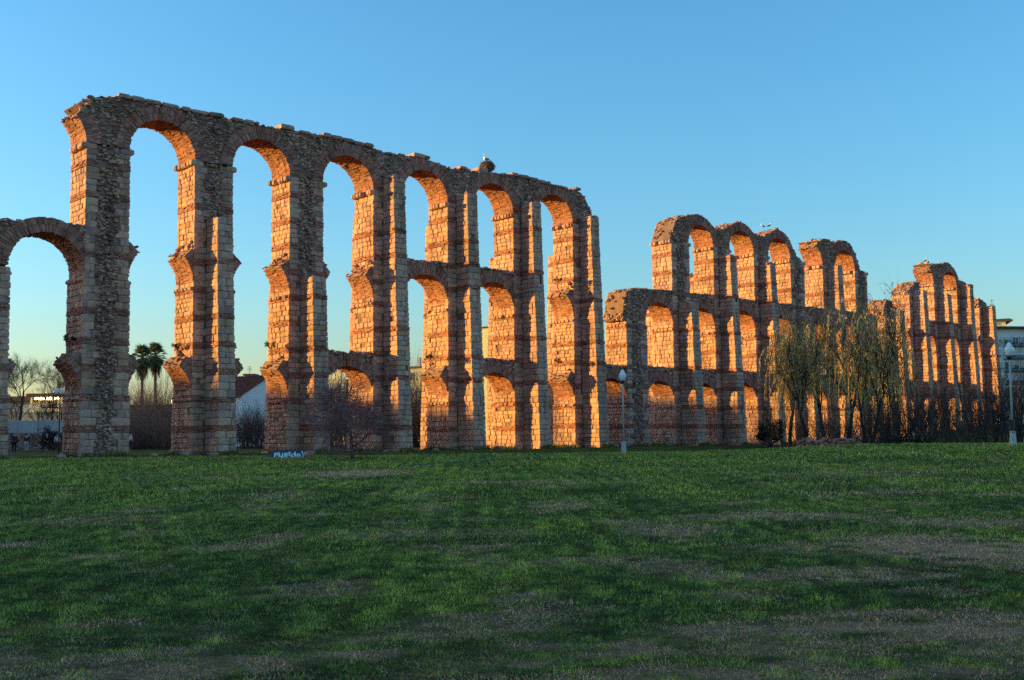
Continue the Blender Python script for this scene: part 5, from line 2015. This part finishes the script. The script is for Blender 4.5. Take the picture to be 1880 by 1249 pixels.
# nest, storks, plants on the ruins
def nest(s, n, z, label, R0=.66):
    c = sw(s, n, z)
    t = thing('stork_nest', label, 'nest', tuple(c))
    r = np.random.default_rng(77)
    ac = Acc()
    ac.lathe(tuple(c), [(R0 * .5, -.05), (R0 * .85, .15), (R0 * .95, .42), (R0 * .8, .66), (R0 * .45, .82), (R0 * .1, .86)], 14, (.11, .07, .055))
    for k in range(620):
        a = r.uniform(0, 6.28)
        h = r.uniform(-.02, .84)
        rr = R0 * float(np.interp(h, (0, .15, .42, .66, .85), (.55, .88, 1.0, .84, .4))) * r.uniform(.85, 1.06)
        p = np.array((c[0] + rr * math.cos(a), c[1] + rr * math.sin(a), c[2] + h))
        d = np.array((-math.sin(a), math.cos(a), 0)) * r.choice((-1, 1)) + r.normal(0, .35, 3)
        d /= np.linalg.norm(d)
        l = r.uniform(.2, .5)
        ac.tube(p - d * l / 2, p + d * l / 2, .014, .009, 3, np.array((.36, .21, .15)) * r.uniform(.4, 1.6), False)
    ac.build('sticks', M_BARK, t, kind='stuff')
    return c
nc = nest(35.1, -1.1, 24.28, 'large round stick nest on top of the aqueduct between the tall arches')
stork('stork standing upright in the big stick nest', (nc[0] - .1, nc[1] - .1, nc[2] + .66), R(215), True)
def on_ruin(s, n, z):
    return tuple(sw(s, n, z))
stork('stork standing on the crown of a top tier arch of the middle stretch', on_ruin(78.0, -1.2, 24.62), R(115), True).scale = (.8, .8, .8)
stork('second stork beside it, facing away', on_ruin(77.0, -1.4, 24.50), R(300), True).scale = (.75, .75, .75)
stork('stork perched on the highest point of the far ruins', on_ruin(115.4, -1.2, 24.40), R(120), True)
stork('stork on the right shoulder of the far ruins', on_ruin(125.6, -.6, 22.15), R(290), True)
for k, (s, z, n, c, lb) in enumerate(((6.9, 7.5, -1.2, (.06, .05, .03), 'dry weeds on the low springer of the second pier'), (13.9, 7.9, -1.0, (.045, .055, .025), 'green brown weeds on the low springer of the third pier'),
                                      (11.0, 7.7, -1.0, (.045, .04, .028), 'dark weeds hanging from the right low springer of the second pier'), (28.6, 7.7, -.9, (.07, .065, .03), 'weeds on the low springer of the fifth pier'),
                                      (43.4, 7.9, -.9, (.06, .06, .03), 'weeds on the low springer of the last tall pier'), (43.6, 15.4, -1.0, (.055, .05, .03), 'weeds on the middle springer of the last tall pier'),
                                      (-.5, 7.6, -.8, (.04, .04, .028), 'dark weeds on the low springer of the first pier'))):
    leafy_bush('wall_weed', lb, 'weeds', on_ruin(s, n, z + .02), .5, .38, 420, (c[0] * 1.2, c[1] * 1.5, c[2]), .045, 60 + k, 'weeds growing on the broken springers', 6)

# rough grass and weeds left unmown along the feet of the piers
def foot_weeds():
    X, Y_, Hh = [], [], []
    for k, s0 in PS.items():
        if k > 14:
            continue
        n = 1500
        u = rng.random(n)
        side = rng.random(n)
        e = np.abs(rng.normal(0, .28, n)) + .05
        ss = np.where(side < .45, s0 + .7 + 1.5 * u, np.where(side < .75, s0 - .15 - e, s0 - .3 + 3.4 * u))
        nn = np.where(side < .45, 2.2 + e, np.where(side < .75, -2.7 + 2.9 * u, .15 + e))
        q = sw(ss, nn, 0)
        ok = rng.random(n) < .35 + .65 * sstep(-.2, .6, wob(q[:, 0], q[:, 1], .9, 71))
        X.append(q[ok, 0]); Y_.append(q[ok, 1])
    x, y = np.concatenate(X), np.concatenate(Y_)
    n = len(x)
    h = rng.uniform(.10, .55, n) * (.5 + .6 * sstep(-.5, .8, wob(x, y, .7, 72)))
    a, la = rng.uniform(0, 6.28, n), rng.uniform(0, 6.28, n)
    z = ground_z(x, y) - .02
    w = .035
    b0 = np.stack([x - np.cos(a) * w, y - np.sin(a) * w, z], 1)
    b1 = np.stack([x + np.cos(a) * w, y + np.sin(a) * w, z], 1)
    t = np.stack([x + np.cos(la) * h * .5, y + np.sin(la) * h * .5, z + h], 1)
    ac = Acc()
    c = np.where(rng.random((n, 1)) < .25, STRAW * .7, G_MID * .7) * rng.uniform(.4, 1.5, (n, 1))
    ac.batch(np.stack([b0, b1, t], 1), None, [(0, 1, 2)], c)
    o = ac.build('weeds', M_GRASS, kind='stuff')
    tag(o, 'unmown weeds and rough grass along the feet of the piers', 'weeds')
foot_weeds()

def fallen_stones():
    spots = [(3.6, 2.6, .22), (6.3, 1.2, .3), (11.6, 2.2, .26), (13.4, 3.3, .2), (19.3, 1.0, .3), (26.4, 2.4, .24), (34.0, 1.4, .28), (41.5, 2.0, .22), (48.8, 1.0, .3), (56.0, 1.6, .24), (-1.8, 1.6, .3), (21.0, 3.2, .18)]
    where = ['right of the first tall pier', 'left of the second tall pier', 'right of the second tall pier', 'left of the third tall pier', 'right of the third tall pier, under the bare tree', 'right of the fourth tall pier', 'between the fifth and sixth tall piers',
             'between the sixth and last tall piers', 'right of the last tall pier', 'near the lamp on the lawn', 'left of the first tall pier', 'behind the bare tree trunk']
    for (s_, n_, r_), lb in zip(spots, where):
        x, y = A0 + U * s_ + NN * n_
        z = gz(x, y)
        V = ICO * (1 + rng.uniform(-.22, .22, (12, 1))) * np.array((1.2, 1, .7)) * r_
        ac = Acc()
        ac.add(V + np.array((x, y, z + r_ * .35)), None, ICOT, STONE * rng.uniform(.5, .9))
        o = ac.build('fallen_stone', M_MAS, None, (x, y, z))
        tag(o, 'small fallen stone in the grass ' + lb, 'rock', 'fallen stones at the foot of the aqueduct')
fallen_stones()

# narrow kerb line across the lawn
def kerb_line():
    ac = Acc()
    a, b_ = np.array((-4.6, 44.0)), np.array((1.4, 53.5))
    n = 14
    w = np.array((.55, -.2)) * .09
    P = []
    for i in range(n + 1):
        p = a + (b_ - a) * i / n + np.array((.25 * math.sin(i * .7), 0))
        z = gz(*p)
        P += [(*(p - w), z - .05), (*(p - w), z + .07), (*(p + w), z + .075), (*(p + w), z - .05)]
    q = [(i * 4 + j, i * 4 + j + 1, i * 4 + 5 + j, i * 4 + 4 + j) for i in range(n) for j in range(3)]
    ac.add(P, q, None, (.12, .13, .12))
    ac.build('kerb', M_BARK, kind='structure')
kerb_line()
